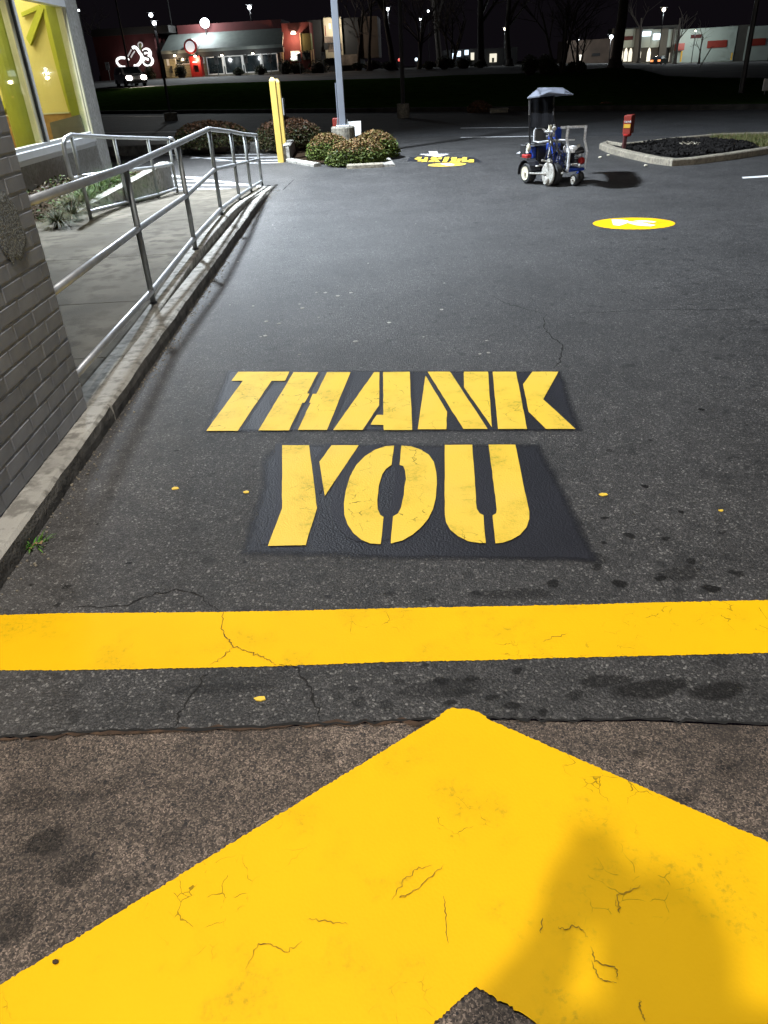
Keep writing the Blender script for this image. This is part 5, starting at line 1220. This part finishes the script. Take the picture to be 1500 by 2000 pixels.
for px in (440, 500):  # two lamps added to brighten the window frames
    u_ = us(px); c = F.fr(u_, 1.1, zf+.1); t = thing('eave_fill_lamp', 'small added fill lamp under the grey-green eave, ' + ('nearer the red entrance' if px < 470 else 'nearer the olive panel'), 'lamp', c.to_tuple())
    obj('shade', MB().lathe(c, [(.10,0),(.16,-.12),(.15,-.12)], n=12), M['e_warm'], t); obj('arm', MB().tube([c, F.fr(u_, .6, zf+.25)], .03, 6), M['pole_dark'], t)
    lamp('eave_fill_light', 'POINT', c + F.N*1.2 + Vector((0,0,-.5)), 130, (.9,.97,1), .1)
# tube sign on the side wall
sg = thing('wall_sign', 'white neon script sign with S and green pepper on the maroon wall', 'sign', F.fr(*[F.hit(270,115)[0],0.1,F.hit(270,115)[1]]).to_tuple())
Z4 = lambda *pts: [(210+x/12.5, 60+y/12.5) for x, y in pts]
def neon(nm, pts, r, m, off=0.0, taper=None):
    P = []
    raw = [Vector((*F.hit(x,y,off),0)) for x,y in Z4(*pts)]
    K = len(raw)
    for i in range(K-1):                                  # Catmull-Rom
        p0,p1,p2,p3 = raw[max(i-1,0)],raw[i],raw[i+1],raw[min(i+2,K-1)]
        for s_ in range(6):
            t = s_/6; P.append(0.5*((2*p1)+(p2-p0)*t+(2*p0-5*p1+4*p2-p3)*t*t+(3*p1-p0-3*p2+p3)*t**3))
    P.append(raw[-1]); obj(nm, MB().tube([F.fr(p.x,off,p.y) for p in P], r, 8), M[m], sg)
neon('letter_tube', [(425,665),(320,660),(240,700),(230,770),(290,850),(360,885),(430,885)], 0.126, 'e_tube')
neon('letter_tube', [(490,630),(530,560),(580,460)], 0.074, 'e_dim'); neon('letter_tube', [(570,650),(620,560),(665,500)], 0.074, 'e_dim'); neon('letter_tube', [(505,700),(520,690)], .12,'e_white_soft')
neon('pepper_tube', [(610,420),(660,400),(720,440),(770,520),(820,590),(835,660),(810,750),(760,820),(700,860),(650,860)], 0.155, 'e_tube')
neon('letter_tube', [(870,500),(930,455),(1000,465),(1045,530),(1040,600),(985,650)], 0.148, 'e_tube', .06)
neon('letter_tube', [(850,560),(860,620),(930,680),(1000,700)], 0.118, 'e_tube', .03); neon('letter_tube', [(1060,650),(1100,720),(1080,800),(1000,840),(920,820),(880,760),(880,700)], 0.148, 'e_tube', .06)
neon('letter_tube', [(900,560),(960,540),(1000,560)], 0.089, 'e_tube', .02)
neon('letter_face', [(985,530),(960,490),(900,490),(870,540),(900,620),(1000,650),(1050,720),(1010,800),(950,800),(895,750)], .09, 'roof_dark', .22)
neon('pepper_stem', [(790,500),(810,420),(850,360),(830,300),(780,285),(745,330),(770,400),(790,440)], .07, 'e_dim'); neon('pepper_cap', [(800,470),(800,400),(800,320)], .14, 'far_green', .04)
# sign posts and shrubs in front of the far restaurant
def park_sign(px, ptop, pbot, Y, lab):
    b_ = AY(px, pbot, Y); tz = AY(px, ptop, Y).z; t = thing('parking_sign', lab, 'sign', b_.to_tuple(), 'parking signs along the kerb of the far restaurant')
    obj('post', MB().tube([b_-Vector((0,0,.2)),(b_.x,b_.y,tz-.1)],.04,6), M['steel_dull'], t)
    f = obj('sign_plate', MB().box((b_.x-.21,b_.y-.06,tz-.72),(b_.x+.21,b_.y-.042,tz)), M['sign_white'], t)
    text_obj('lettering', 'P', .32, M['pole_dark'], f, Matrix.Translation((b_.x,b_.y-.063,tz-.27)) @ Matrix.Rotation(math.pi/2,4,'X'))
for a in [(427,110,148,92,'first parking sign right of the red entrance'),(483.5,107.5,144,92,'parking sign before the third window bay'),(530,105,143,92,'parking sign before the last window bay'),(587,104,142,92,'parking sign in front of the lit green panel'),(633,101,139,92,'parking sign in front of the mural'),(216,121,158,92,'parking sign left of the van near the maroon wall')]: park_sign(*a)
hedge_pal = [(0.018,0.028,0.010),(0.030,0.040,0.014),(0.04,0.045,0.02)]
def far_bush(px, pyb, Y, wpx, hpx, lab, seed, n=700, pal=hedge_pal, grp='dark shrubs in front of the far restaurant', sz=.16):
    c = AY(px, pyb, Y); w = wpx*Y*.85/F_PX/2; h = hpx*Y*.73/F_PX
    bush('shrub', lab, c, (w,w*.8,h/1.42), n, sz, pal, pal, grp, seed)
far_bush(355,150,94.5,24,26,'tall dark clipped shrub under the white framed window',11)
far_bush(558,142,93.5,28,26,'dark shrub right of the far window row',12); far_bush(582,143,93,32,22,'broad shrub below the lit green panel',13); far_bush(622,141,93,40,26,'broad shrub in front of the patio',14)
far_bush(510,144,94,22,16,'low shrub under the last window bays',15); far_bush(466,146,94,22,13,'low scrubby shrub under the middle windows',16); far_bush(295,158,96,22,30,'dark shrub below the neon S',17)
for i,(px,pb_,Y,w,h,l) in enumerate([(728,133,92,40,15,'low dark shrub left of the dark street pole'),(700,134,94,26,12,'low dark shrub by the stone base'),(760,134,90,30,14,'low dark shrub beside the bare trees'),(838,133,92,26,14,'dark shrub left of the far lit signs'),(868,131,92,34,22,'olive shrub left of the far lit signs'),(905,131,94,34,20,'olive shrub in front of the far lit signs'),(938,131,96,24,12,'low olive shrub right of the far lit signs')]):
    far_bush(px,pb_,Y,w,h,l,30+i,600,[(0.05,0.055,0.02),(0.035,0.045,0.015)] if i in (4,5) else hedge_pal,'shrubs along the far drive')
for i,(px,pb_,Y,w,h,l) in enumerate([(1035,141,62,36,34,'rounded clipped hedge left of the bare tree on the grass bank'),(1064,140,63,38,34,'second rounded clipped hedge beside the bare tree'),(1078,143,60,24,20,'small dark shrub in front of the bare tree'),(1116,139,64,22,18,'dark round shrub right of the bare tree'),(1134,139,62,22,18,'dark shrub nearer the big trunk')]):
    far_bush(px,pb_,Y,w,h,l,50+i,1400,[(0.06,0.075,0.02),(0.045,0.055,0.016)] if i<2 else hedge_pal,'shrubs on the grass bank',.10)
for i,(px,pb_,Y,w,h,l) in enumerate([(936,224,29,46,28,'dark clipped shrub beyond the street left of the machine'),(1182,222,27,40,24,'dark clipped shrub beyond the street right of the machine'),(1290,222,28,44,20,'barely lit shrub beyond the street near the right edge')]):
    far_bush(px,pb_,Y,w,h,l,70+i,1600,DRUST,'clipped shrubs on the far kerb',.09)

# ------------------------------------------------------------------ far poles and lamps
def pole(name, lab, pbase, Y, ptop, r, m='pole_dark', cat='lamp post', plinth=None, head=None, grp=None, power=0, col=(0.85,0.93,1), er=0.25, hm='e_cool'):
    b_ = AY(*pbase, Y) if Y else G(*pbase); Y = b_.y; T = AY(ptop[0], ptop[1], Y); T = Vector((b_.x,b_.y,T.z)); t = thing(name, lab, cat, b_.to_tuple(), grp)
    obj('pole', MB().tube([b_-Vector((0,0,.3)),T],[r,r*.8],8), M[m], t)
    if plinth: obj('plinth', MB().lathe(b_+Vector((0,0,-.1)),[(plinth[0],0),(plinth[0],plinth[1]+.1)],n=18), M['plinth'], t)
    if head:
        obj('lamp_head', MB().bbox((T.x-er*1.1,T.y-er*1.1,T.z+er*.7),(T.x+er*1.1,T.y+er*1.1,T.z+er*1.0),.03), M['pole_dark'], t)
        obj('lantern', MB().ball(T+Vector((0,0,er*.1)),(er*.62,er*.62,er*.55),12,8), M[hm], t, smooth=True)
        if power: lamp('lantern_light','POINT',T+Vector((0,0,-er-.05)),power,col,.15)
    return t
pole('lamp_post','dark lamp post with glowing lantern in front of the far restaurant',(335,236),None,(301,46),.06,plinth=(.28,.3),head=True,power=45,er=.13)
pole('street_pole','thick dark pole on a pale round plinth beyond the street',(788,230),None,(776,-60),.075,plinth=(.21,.42),cat='pole')
pole('street_pole','thin dark pole right of the mulch island at the far right',(1448,176),34,(1478,-60),.11,cat='pole')
pole('lamp_post','thin dark post standing before the neon sign',(258,165),80,(225,-30),.09,cat='pole')
pole('street_pole','slim dark pole rising behind the far roof near the bright flood lamp',(352,150),110,(340,-30),.09,cat='pole')
for (px,py,Y,pb_,lab,pw,er,hm) in [(316,29,120,150,'far lamp just right of the lantern of the dark lamp post',0,.42,'e_cool'),(184,19,130,160,'small far lamp at the upper left beside the window wall',0,.22,'e_cool'),(502,14,125,140,'far lamp above the right end of the far roof',1500,.42,'e_cool'),
        (762,18,120,133,'far lamp above the bare trees left of the dark street pole',1800,.30,'e_cool'),(823,38,130,131,'far lamp right of the dark street pole, the lower of two',900,.24,'e_cool'),(838,22,150,130,'far lamp right of the dark street pole, the higher of two',0,.28,'e_cool'),
        (984,57,120,128,'far warm lamp above the lit doorway',1000,.28,'e_warm'),(1103,43,170,120,'tiny far lamp above the clipped hedges',0,.18,'e_warm'),(1125,78,150,124,'far lamp right of the bare tree',1200,.32,'e_cool'),(1189,73,140,123,'bright far lamp left of the big tree trunk',2500,.46,'e_cool'),
        (1284,20,150,122,'bright far lamp above the pale shop wall',2500,.48,'e_warm'),(1350,61,160,122,'far lamp mounted in front of the pale shop wall',2500,.20,'e_warm'),(1499,72,150,120,'far lamp at the right edge of the view',800,.5,'e_cool')]:
    pole('street_lamp',lab,(px+ (885-px)*0.0 + (pb_-py)*0.0,pb_),Y,(px,py),.08,head=True,power=pw,er=er,hm=hm,grp='far street lamps')
u_, z_ = F.hit(400,45,-2.5); c = F.fr(u_,-2.5,z_); t = thing('flood_lamp','glaring flood lamp above the grey-green roof','lamp',c.to_tuple())
obj('housing', MB().ball(c,(.52,.45,.48),14,9), M['e_cool'], t, smooth=True); obj('bracket', MB().tube([c,c-Vector((0,0,2))],.06,6), M['pole_dark'], t)
lamp('flood_light','POINT',c+F.N*1.5+Vector((0,0,.2)),1500,(.88,.97,1),.3)
lamp('flood_light','SPOT',c+F.N*2.5+Vector((0,0,2)),9000,(.88,.97,1),.3,c+F.N*24+Vector((0,0,-8)),110,.9)
u_, z_ = F.hit(572,61,-1.2); c = F.fr(u_,-1.4,z_); t = thing('wall_sconce','small wall light on the red recess of the far restaurant','lamp',c.to_tuple())
obj('shade', MB().lathe(c,[(.18,0),(.30,-.25),(.28,-.25)],n=12), M['e_warm'], t); lamp('sconce_light','POINT',c+F.N*.5+Vector((0,0,-.7)),480,(1,.6,.4),.1)
for (px,py) in [(341,107),(381,108)]:
    u_, z_ = F.hit(px,py,1.1); c = F.fr(u_,1.15,z_); t = thing('wall_sconce','small warm wall light beside the white framed window' if px<360 else 'small warm light over the red entrance door','lamp',c.to_tuple())
    obj('shade', MB().lathe(c,[(.10,0),(.16,-.15),(.15,-.15)],n=12), M['e_warm'], t); lamp('sconce_light','POINT',c+F.N*.25+Vector((0,0,-.4)),120,(1,.75,.5),.1)
u_, z_ = F.hit(270,125,2); lamp('neon_spill','POINT',F.fr(u_,1.6,z_+1),90,(1,.95,.93),.8)
# ------------------------------------------------------------------ van and car
vc = AY(258,171,76); vn = thing('van','dark van with bright headlights on the drive across the street','van',vc.to_tuple())
ya = math.radians(28); vx = Vector((math.cos(ya),math.sin(ya),0)); vy = Vector((math.sin(ya),-math.cos(ya),0))   # vx: to its side, vy: forward
vf = lambda u,d,z: vc + vx*u + vy*d + Vector((0,0,z))
def side_prism(prof, hw, m, nm, par, taper=1.0):
    n = len(prof); mb = MB(vf); mb.add([(-hw*(taper if z>1.0 else 1),d,z) for d,z in prof]+[(hw*(taper if z>1.0 else 1),d,z) for d,z in prof],
        [tuple(range(n)),tuple(range(2*n-1,n-1,-1))]+[(i,n+i,n+(i+1)%n,(i+1)%n) for i in range(n)]); return obj(nm, mb, M[m], par)
body = side_prism([(2.2,.3),(2.3,.55),(2.2,.85),(1.3,1.0),(.55,1.58),(-1.9,1.62),(-2.3,1.0),(-2.35,.35)], .88, 'car_silver','body',vn,.86)
obj('windscreen', MB(vf).add([(-.72,1.24,1.03),(.72,1.24,1.03),(.64,.60,1.52),(-.64,.60,1.52),(-.72,1.28,1.05),(.72,1.28,1.05),(.64,.64,1.54),(-.64,.64,1.54)],[(0,3,2,1),(4,5,6,7),(0,1,5,4),(1,2,6,5),(2,3,7,6),(3,0,4,7)]), M['far_glass'], vn)
for s in (-1,1):
    obj('side_window', MB(vf).add([(s*.86,.95,1.05),(s*.86,-1.8,1.05),(s*.775,-1.6,1.5),(s*.775,.5,1.5),(s*.88,.95,1.05),(s*.88,-1.8,1.05),(s*.795,-1.6,1.5),(s*.795,.5,1.5)],[(0,3,2,1),(4,5,6,7),(0,1,5,4),(1,2,6,5),(2,3,7,6),(3,0,4,7)]), M['far_glass'], vn)
    obj('headlight', MB().ball(vf(s*.62,2.22,.72),(.27,.22,.19),12,8), M['e_head'], vn, smooth=True)
    lamp('headlight_beam','SPOT',vf(s*.62,2.5,.72),500,(1,.85,.68),.08,vf(s*.62,12,.0),75,.7)
    for d in (1.45,-1.5): obj('wheel', MB().lathe(vf(s*.9,d,.32),[(.1,.0),(.32,.0),(.33,-.06),(.33,-.16),(.3,-.2)],vx*s,18), M['rubber'], vn)
    obj('mirror', MB(vf).box((s*.9,.85,1.0),(s*1.08,.95,1.15)), M['car_dark'], vn)
obj('bumper', MB(vf).bbox((-.86,2.2,.32),(.86,2.36,.58),.05), M['car_dark'], vn); obj('grille', MB(vf).box((-.4,2.25,.6),(.4,2.31,.82)), M['steel'], vn)
cc = AY(1286,128,150); cr_ = thing('car','dark car with orange tail lights driving away at the far right','car',cc.to_tuple())
ya = math.radians(-35); vx = Vector((math.cos(ya),math.sin(ya),0)); vy = Vector((math.sin(ya),-math.cos(ya),0))
vc2 = cc; vf = lambda u,d,z: vc2 + vx*u + vy*d + Vector((0,0,z))
side_prism([(2.1,.3),(2.2,.6),(2.1,.9),(1.5,1.0),(.9,1.4),(-.6,1.42),(-1.3,.98),(-2.1,.85),(-2.25,.35)], .88,'car_dark','body',cr_,.84)
obj('rear_window', MB(vf).add([(-.7,1.52,1.02),(.7,1.52,1.02),(.62,.98,1.36),(-.62,.98,1.36),(-.7,1.55,1.03),(.7,1.55,1.03),(.62,1.01,1.38),(-.62,1.01,1.38)],[(0,3,2,1),(4,5,6,7),(0,1,5,4),(1,2,6,5),(2,3,7,6),(3,0,4,7)]), M['far_glass'], cr_)
for s in (-1,1):
    obj('tail_light', MB(vf).bbox((s*.62-.24,2.12,.62),(s*.62+.24,2.26,.92),.04), M['e_tail'], cr_)
    for d in (1.35,-1.4): obj('wheel', MB().lathe(vf(s*.88,d,.31),[(.1,.0),(.31,.0),(.32,-.06),(.32,-.16),(.3,-.2)],vx*s,16), M['rubber'], cr_)
# ------------------------------------------------------------------ shops at the far right, lit doorway in the middle
Q = Facade((1195,127), 175, (1500,118), 172)
sh = thing('shop_building','long pale shop building with red sign strips at the far right','building',Q.fr(15,0,Q.z0).to_tuple())
def qb(nm, p0, p1, d0, d1, m, par=None): return obj(nm, Q.box(p0,p1,d0,d1), M[m], par or sh)
qb('front_wall',(1320,58),(1430,122),-6,0,'mall'); qb('dark_wing',(1430,50),(1462,121),-6,-.3,'mall_dark'); qb('side_wing',(1462,52),(1560,118),-6,-.2,'mall')
qb('arcade_wall',(1196,56),(1320,126),-6,-1.5,'mall_dark')
for a,b_ in [(1208,1241),(1249,1272),(1272,1290),(1296,1316)]: qb('upper_panel',(a,58),(b_,92),-1.5,-.6,'mall')
for a in (1204,1243,1293,1316): qb('pier',(a,56),(a+5,124),-1.5,0,'mall_dark')
qb('sign_strip',(1383,80),(1419,92),0,.25,'sign_red'); qb('sign_strip',(1464,76),(1494,88),-.2,.2,'sign_red'); qb('sign_strip',(1207,72),(1236,78),-.6,-.4,'maroon')
s_ = qb('awning',(1322,85),(1336,98),0,1.2,'sign_red'); qb('small_sign',(1350,68),(1370,74),0,.2,'maroon')
e1 = qb('lit_sign',(1252,62),(1271,70),-.6,-.3,'e_blue'); e2 = qb('lit_sign',(1277,66),(1290,77),-.6,-.3,'e_blue')
for i,p in enumerate((1203,1213,1222,1231,1248,1267,1290,1311,1489)):
    u,z = Q.hit(p,112,-.4); hh = 1.9
    base = Q.hit(p,120,-.4)[1]
    mb = MB(Q.fr); w=.34; mb.add([(u-w,-.5,base),(u+w,-.5,base),(u+w,-.5,base+hh*.8),(u+w*.5,-.5,base+hh*1.15),(u,-.5,base+hh*1.25),(u-w*.5,-.5,base+hh*1.15),(u-w,-.5,base+hh*.8)]+
      [(u-w,-.8,base),(u+w,-.8,base),(u+w,-.8,base+hh*.8),(u+w*.5,-.8,base+hh*1.15),(u,-.8,base+hh*1.25),(u-w*.5,-.8,base+hh*1.15),(u-w,-.8,base+hh*.8)],
      [tuple(range(7)),tuple(range(13,6,-1))]+[(k,7+k,7+(k+1)%7,(k+1)%7) for k in range(7)]); obj('lit_arch', mb, M['e_window'], sh)
for p in ((1210,100),(1282,100),(1345,86)):
    u,z = Q.hit(*p,3); lamp('shop_light','POINT',Q.fr(u,4,z+1),420,(.95,.98,.90) if p[0]>1300 else (1,.85,.6),.3)
u,z = Q.hit(1375,90,5); lamp('shop_light','POINT',Q.fr(u,7,z+2),950,(.86,1,.93),.4)
for (x,yb_,yt) in [(1329,121,100),(1428,117,103)]:
    u,zz = Q.hit(x,yb_,2); z2 = Q.hit(x,yt,2)[1]; c = Q.fr(u,2,zz); t = thing('yellow_post','far yellow post in front of the pale shop wall' if x<1400 else 'far yellow post at the corner of the pale shop wall','post',c.to_tuple())
    obj('post_sleeve', MB().tube([c,(c.x,c.y,z2)],.16,8), M['sign_yellow'], t)
K_ = Facade((700,128), 130, (1180,118), 130)
mid = thing('dark_building','low dark building with small lit signs and an arched lit doorway','building',K_.fr(10,0,K_.z0).to_tuple())
def kb_(nm,p0,p1,d0,d1,m): return obj(nm,K_.box(p0,p1,d0,d1),M[m],mid)
kb_('wall',(930,96),(1010,124),-6,-.2,'roof_dark'); kb_('wall',(870,98),(930,126),-6,-.6,'roof_dark')
for p0,p1,m in [((884,104),(889,115),'e_blue'),((892,100),(900,110),'e_blue'),((908,98),(915,107),'e_blue'),((920,103),(926,117),'e_window'),((957,105),(970,121),'e_window')]:
    kb_('lit_window',p0,p1,-.2,.1,m)
kb_('door',(961,113),(965,121),.1,.2,'far_green')
for (px,py,col_) in ((780,117,'e_red'),(813,116,'e_blue')):
    u,z=K_.hit(px,py,1); c=K_.fr(u,1,z); t=thing('signal_light','tiny red light beside the dark street pole' if px<800 else 'tiny blue light right of the dark street pole','light',c.to_tuple())
    obj('lens', MB().ball(c,.22,8,6), M[col_], t); obj('post', MB().tube([c-Vector((0,0,.2)),(c.x,c.y,c.z-2.5)],.06,6), M['pole_dark'], t)
BR = Facade((1085,126), 155, (1190,120), 155)
brn = thing('brown_building','low brown building behind the bare tree','building',BR.fr(4,0,BR.z0).to_tuple())
obj('wall', BR.box((1105,80),(1195,122),-6,0), M['brickwall_far'], brn); obj('dark_window', BR.box((1157,104),(1172,109),0,.1), M['roof_dark'], brn); obj('lit_window', BR.box((1130,107),(1136,118),0,.15), M['e_window'], brn)
# small pale sign at the right edge
q = AY(1495,180,31); t = thing('edge_sign','pale board low at the right edge beyond the street','sign',q.to_tuple()); zt_ = AY(1495,154,31).z
obj('board', MB().box((q.x-.12,q.y,q.z+.05),(q.x+.5,q.y+.05,zt_)), M['sign_white'], t); obj('leg', MB().box((q.x,q.y+.06,q.z-.4),(q.x+.06,q.y+.1,q.z+.3)), M['pole_dark'], t)
q = AY(975,224,28); t = thing('utility_box','low pale concrete box beside the dark shrub beyond the street','box',q.to_tuple())
obj('box_body', MB().bbox((q.x-.3,q.y,q.z-.1),(q.x+.3,q.y+.3,q.z+.16),.02), M['plinth'], t); obj('lid', MB().bbox((q.x-.32,q.y-.02,q.z+.161),(q.x+.32,q.y+.32,q.z+.19),.01), M['plinth'], t)

# ------------------------------------------------------------------ trees
def tree(px, pb_, Y, H, r, lab, seed, levels=4, spread=.55, stems=1, grp='bare trees beyond the street', lean=0.0, crown=True):
    rr = random.Random(seed); b_ = AY(px, pb_, Y); t = thing('tree', lab, 'tree', b_.to_tuple(), grp); tr = MB(); cr = MB()
    def grow(p, d, L, r0, lv, mb):
        n = 3; pts = [p]; rs = [r0]; q = p
        for i in range(n):
            d = (d + Vector((rr.gauss(0,.10),rr.gauss(0,.10),rr.gauss(.03,.06)))).normalized(); q = q + d*L/n; pts.append(q); rs.append(r0*(1-.45*(i+1)/n))
        mb.tube(pts, rs, 6 if lv == levels else 4 if lv > 1 else 3, cap=False)
        if lv <= 0: return
        for k in range(rr.choice((3,4)) if lv > 1 else rr.choice((3,4,5))):
            f = rr.uniform(.35,1.0); i = min(n-1,int(f*n)); base = pts[i].lerp(pts[i+1], f*n-i)
            a = d.orthogonal().normalized(); a.rotate(Matrix.Rotation(rr.uniform(0,6.28),3,d)); nd = (d*rr.uniform(.5,1)+a*spread*rr.uniform(.7,1.4)).normalized()
            grow(base, nd, L*rr.uniform(.5,.72), rs[i]*.55, lv-1, cr)
    for s in range(stems):
        a = rr.uniform(0,6.28); d = Vector((math.cos(a)*.22*(stems>1)+lean, math.sin(a)*.22*(stems>1), 1)).normalized()
        grow(b_+Vector((math.cos(a)*.2*(stems>1),math.sin(a)*.2*(stems>1),-.2)), d, H*.45, r, levels, tr)
    tr.lathe(b_+Vector((0,0,-.2)), [(r*2.0,0),(r*1.35,.3),(r*1.05,.9)], n=10)
    obj('trunk', tr, M['bark'], t, smooth=True); obj('crown', cr, M['bark'], t)
tree(700,134,96,13,.22,'bare tree with fine twigs right of the mural',1); tree(722,134,90,13,.20,'bare tree left of the dark street pole, the fullest crown',2); tree(768,134,92,14,.35,'bare tree with stout trunk just left of the dark street pole',3,spread=.5)
tree(818,131,94,11,.14,'multi-stemmed bare tree right of the dark street pole',4,stems=4); tree(880,130,100,11,.14,'multi-stemmed bare tree by the far lit signs',5,stems=4)
tree(1094,141,64,9.5,.11,'multi-stemmed bare tree between the clipped hedges',6,stems=5); tree(1130,136,80,8,.10,'bare multi-stemmed tree left of the big trunk',7,stems=4)
tree(1201,131,76,26,.5,'big dark tree trunk with flared foot left of the shops',8,levels=3); tree(940,128,110,26,.5,'tall dark trunk left of the lit doorway',9,levels=2); tree(995,127,115,26,.4,'tall dark trunk right of the lit doorway',10,levels=2)
tree(1365,122,150,9,.15,'bare young tree in front of the pale shop wall',12,levels=3); tree(1247,122,160,16,.26,'dark trunk between the lit white signs',13,levels=2); tree(1318,123,158,16,.26,'dark trunk in front of the shop piers',14,levels=2)
tree(200,160,115,12,.25,'bare tree behind the left end of the maroon wall',15,levels=4); tree(860,128,120,26,.45,'tall dark trunk behind the multi-stemmed trees',16,levels=2)
# guy pole in front of the shops
a = AY(1360,142,110); b_ = AY(1391,91,110); t = thing('leaning_stake','thin leaning pale guy stake in front of the pale shop wall','stake',a.to_tuple()); obj('rod', MB().tube([a,b_],.06,6), M['plinth'], t)

# ------------------------------------------------------------------ the photographer, whose shadow falls on the arrowhead
def person():
    px0 = Vector((0.02,-0.27,0)); t = thing('person','person in dark jacket holding a phone out in both hands behind the camera','person',px0.to_tuple())
    V = []; E_ = []; R = []
    def v(p, r, par=None):
        V.append(Vector(p)); R.append(r)
        if par is not None: E_.append((par, len(V)-1))
        return len(V)-1
    ox, oy = px0.x, px0.y
    pel = v((ox,oy-.06,.92),(.15,.12)); bel = v((ox,oy-.06,1.08),(.15,.115),pel); ch = v((ox,oy-.05,1.27),(.165,.12),bel); up_ = v((ox,oy-.04,1.40),(.13,.09),ch); nk = v((ox,oy-.02,1.47),(.055,.055),up_)
    ja = v((ox,oy+.02,1.53),(.062,.075),nk); hd = v((ox,oy+.015,1.61),(.078,.095),ja); cn = v((ox,oy+.0,1.67),(.06,.07),hd)
    ns = v((ox,oy+.115,1.575),(.014,.016),hd)
    for s in (-1,1):
        v((ox+s*.085,oy+.005,1.58),(.012,.025),hd)
        hip = v((ox+s*.10,oy-.06,.85),(.095,.095),pel); kn = v((ox+s*.12,oy-.03,.48),(.06,.06),hip); an = v((ox+s*.13,oy-.05,.10),(.043,.043),kn); v((ox+s*.135,oy+.0,.045),(.045,.038),an); v((ox+s*.15,oy+.13,.035),(.04,.028),len(V)-1)
        shd = v((ox+s*.19,oy-.01,1.39),(.075,.075),up_); el = v((s*.22,-.16,1.12),(.062,.062),shd); fa = v((s*.115,-.09,1.22),(.060,.055),el); wr = v((s*.058,-.078,1.34),(.048,.042),fa)
        pa = v((s*.056,-.050,1.405),(.043,.028),wr)
        for f in range(4):                                # fingers curl round the back of the phone
            a = v((s*.052,-.035+.004*f,1.402+.021*f),(.0085,.0085),pa); b2 = v((s*.044,-.012,1.410+.020*f),(.008,.008),a); v((s*(.022-.003*(f==3)),-.010,1.414+.019*f),(.007,.007),b2)
        a = v((s*.050,-.07,1.425),(.010,.010),pa); b2 = v((s*.036,-.062,1.46),(.0085,.0085),a); v((s*.022,-.060,1.475),(.007,.007),b2)
    me = bpy.data.meshes.new('body'); me.from_pydata([tuple(p) for p in V], E_, []); o = bpy.data.objects.new('body', me); COL.objects.link(o)
    md = o.modifiers.new('skin','SKIN')
    for i, sv in enumerate(me.skin_vertices[0].data): sv.radius = R[i]; sv.use_root = (i == 0)
    o.modifiers.new('sub','SUBSURF').levels = 2; o.modifiers['sub'].render_levels = 2
    bpy.context.view_layer.update(); dg = bpy.context.evaluated_depsgraph_get(); m2 = bpy.data.meshes.new_from_object(o.evaluated_get(dg)); o.modifiers.clear(); o.data = m2
    m2.materials.clear()
    for k in ('skin','jacket','jeans','shoe'): m2.materials.append(M[k])
    for p in m2.polygons:
        c = p.center; p.use_smooth = True
        p.material_index = 3 if c.z < .085 else 2 if c.z < .93 else 0 if (c.z > 1.46 and c.y < -.13) or (c.y > -.11 and c.z > 1.33) else 1
    o.parent = t; o.matrix_parent_inverse = parent_world(t).inverted()
    hr = MB().ball((ox,oy-.005,1.645),(.092,.108,.085),16,10); hr.v = [(x,y,max(z,1.60 if y > oy+.05 else 1.53)) for x,y,z in hr.v]; obj('hair', hr, M['hair'], t, smooth=True)
    for s in (-1,1): obj('eye', MB().ball((ox+s*.032,oy+.094,1.60),.011,8,6), M['sign_white'], t, smooth=True)
    obj('mouth', MB().ball((ox,oy+.092,1.525),(.022,.006,.006),10,6), M['red_paint'], t, smooth=True)
    R3 = Matrix((( r_.x, -dn.x, -f_.x),(r_.y,-dn.y,-f_.y),(r_.z,-dn.z,-f_.z))).to_4x4()
    ph = thing('phone','dark phone held up by the photographer','phone',(0,-.02,1.46))
    mb = MB(lambda x,y,z: Matrix.Translation(EYE) @ R3 @ Vector((x,y,z+.012))); mb.bbox((-.037,-.135,0),(.037,.022,.008),.004); obj('phone_body', mb, M['black_plastic'], ph)
    mb = MB(lambda x,y,z: Matrix.Translation(EYE) @ R3 @ Vector((x,y,z+.0202))); mb.box((-.034,-.128,0),(.034,.016,.0006)); obj('screen', mb, M['far_glass'], ph)
person()
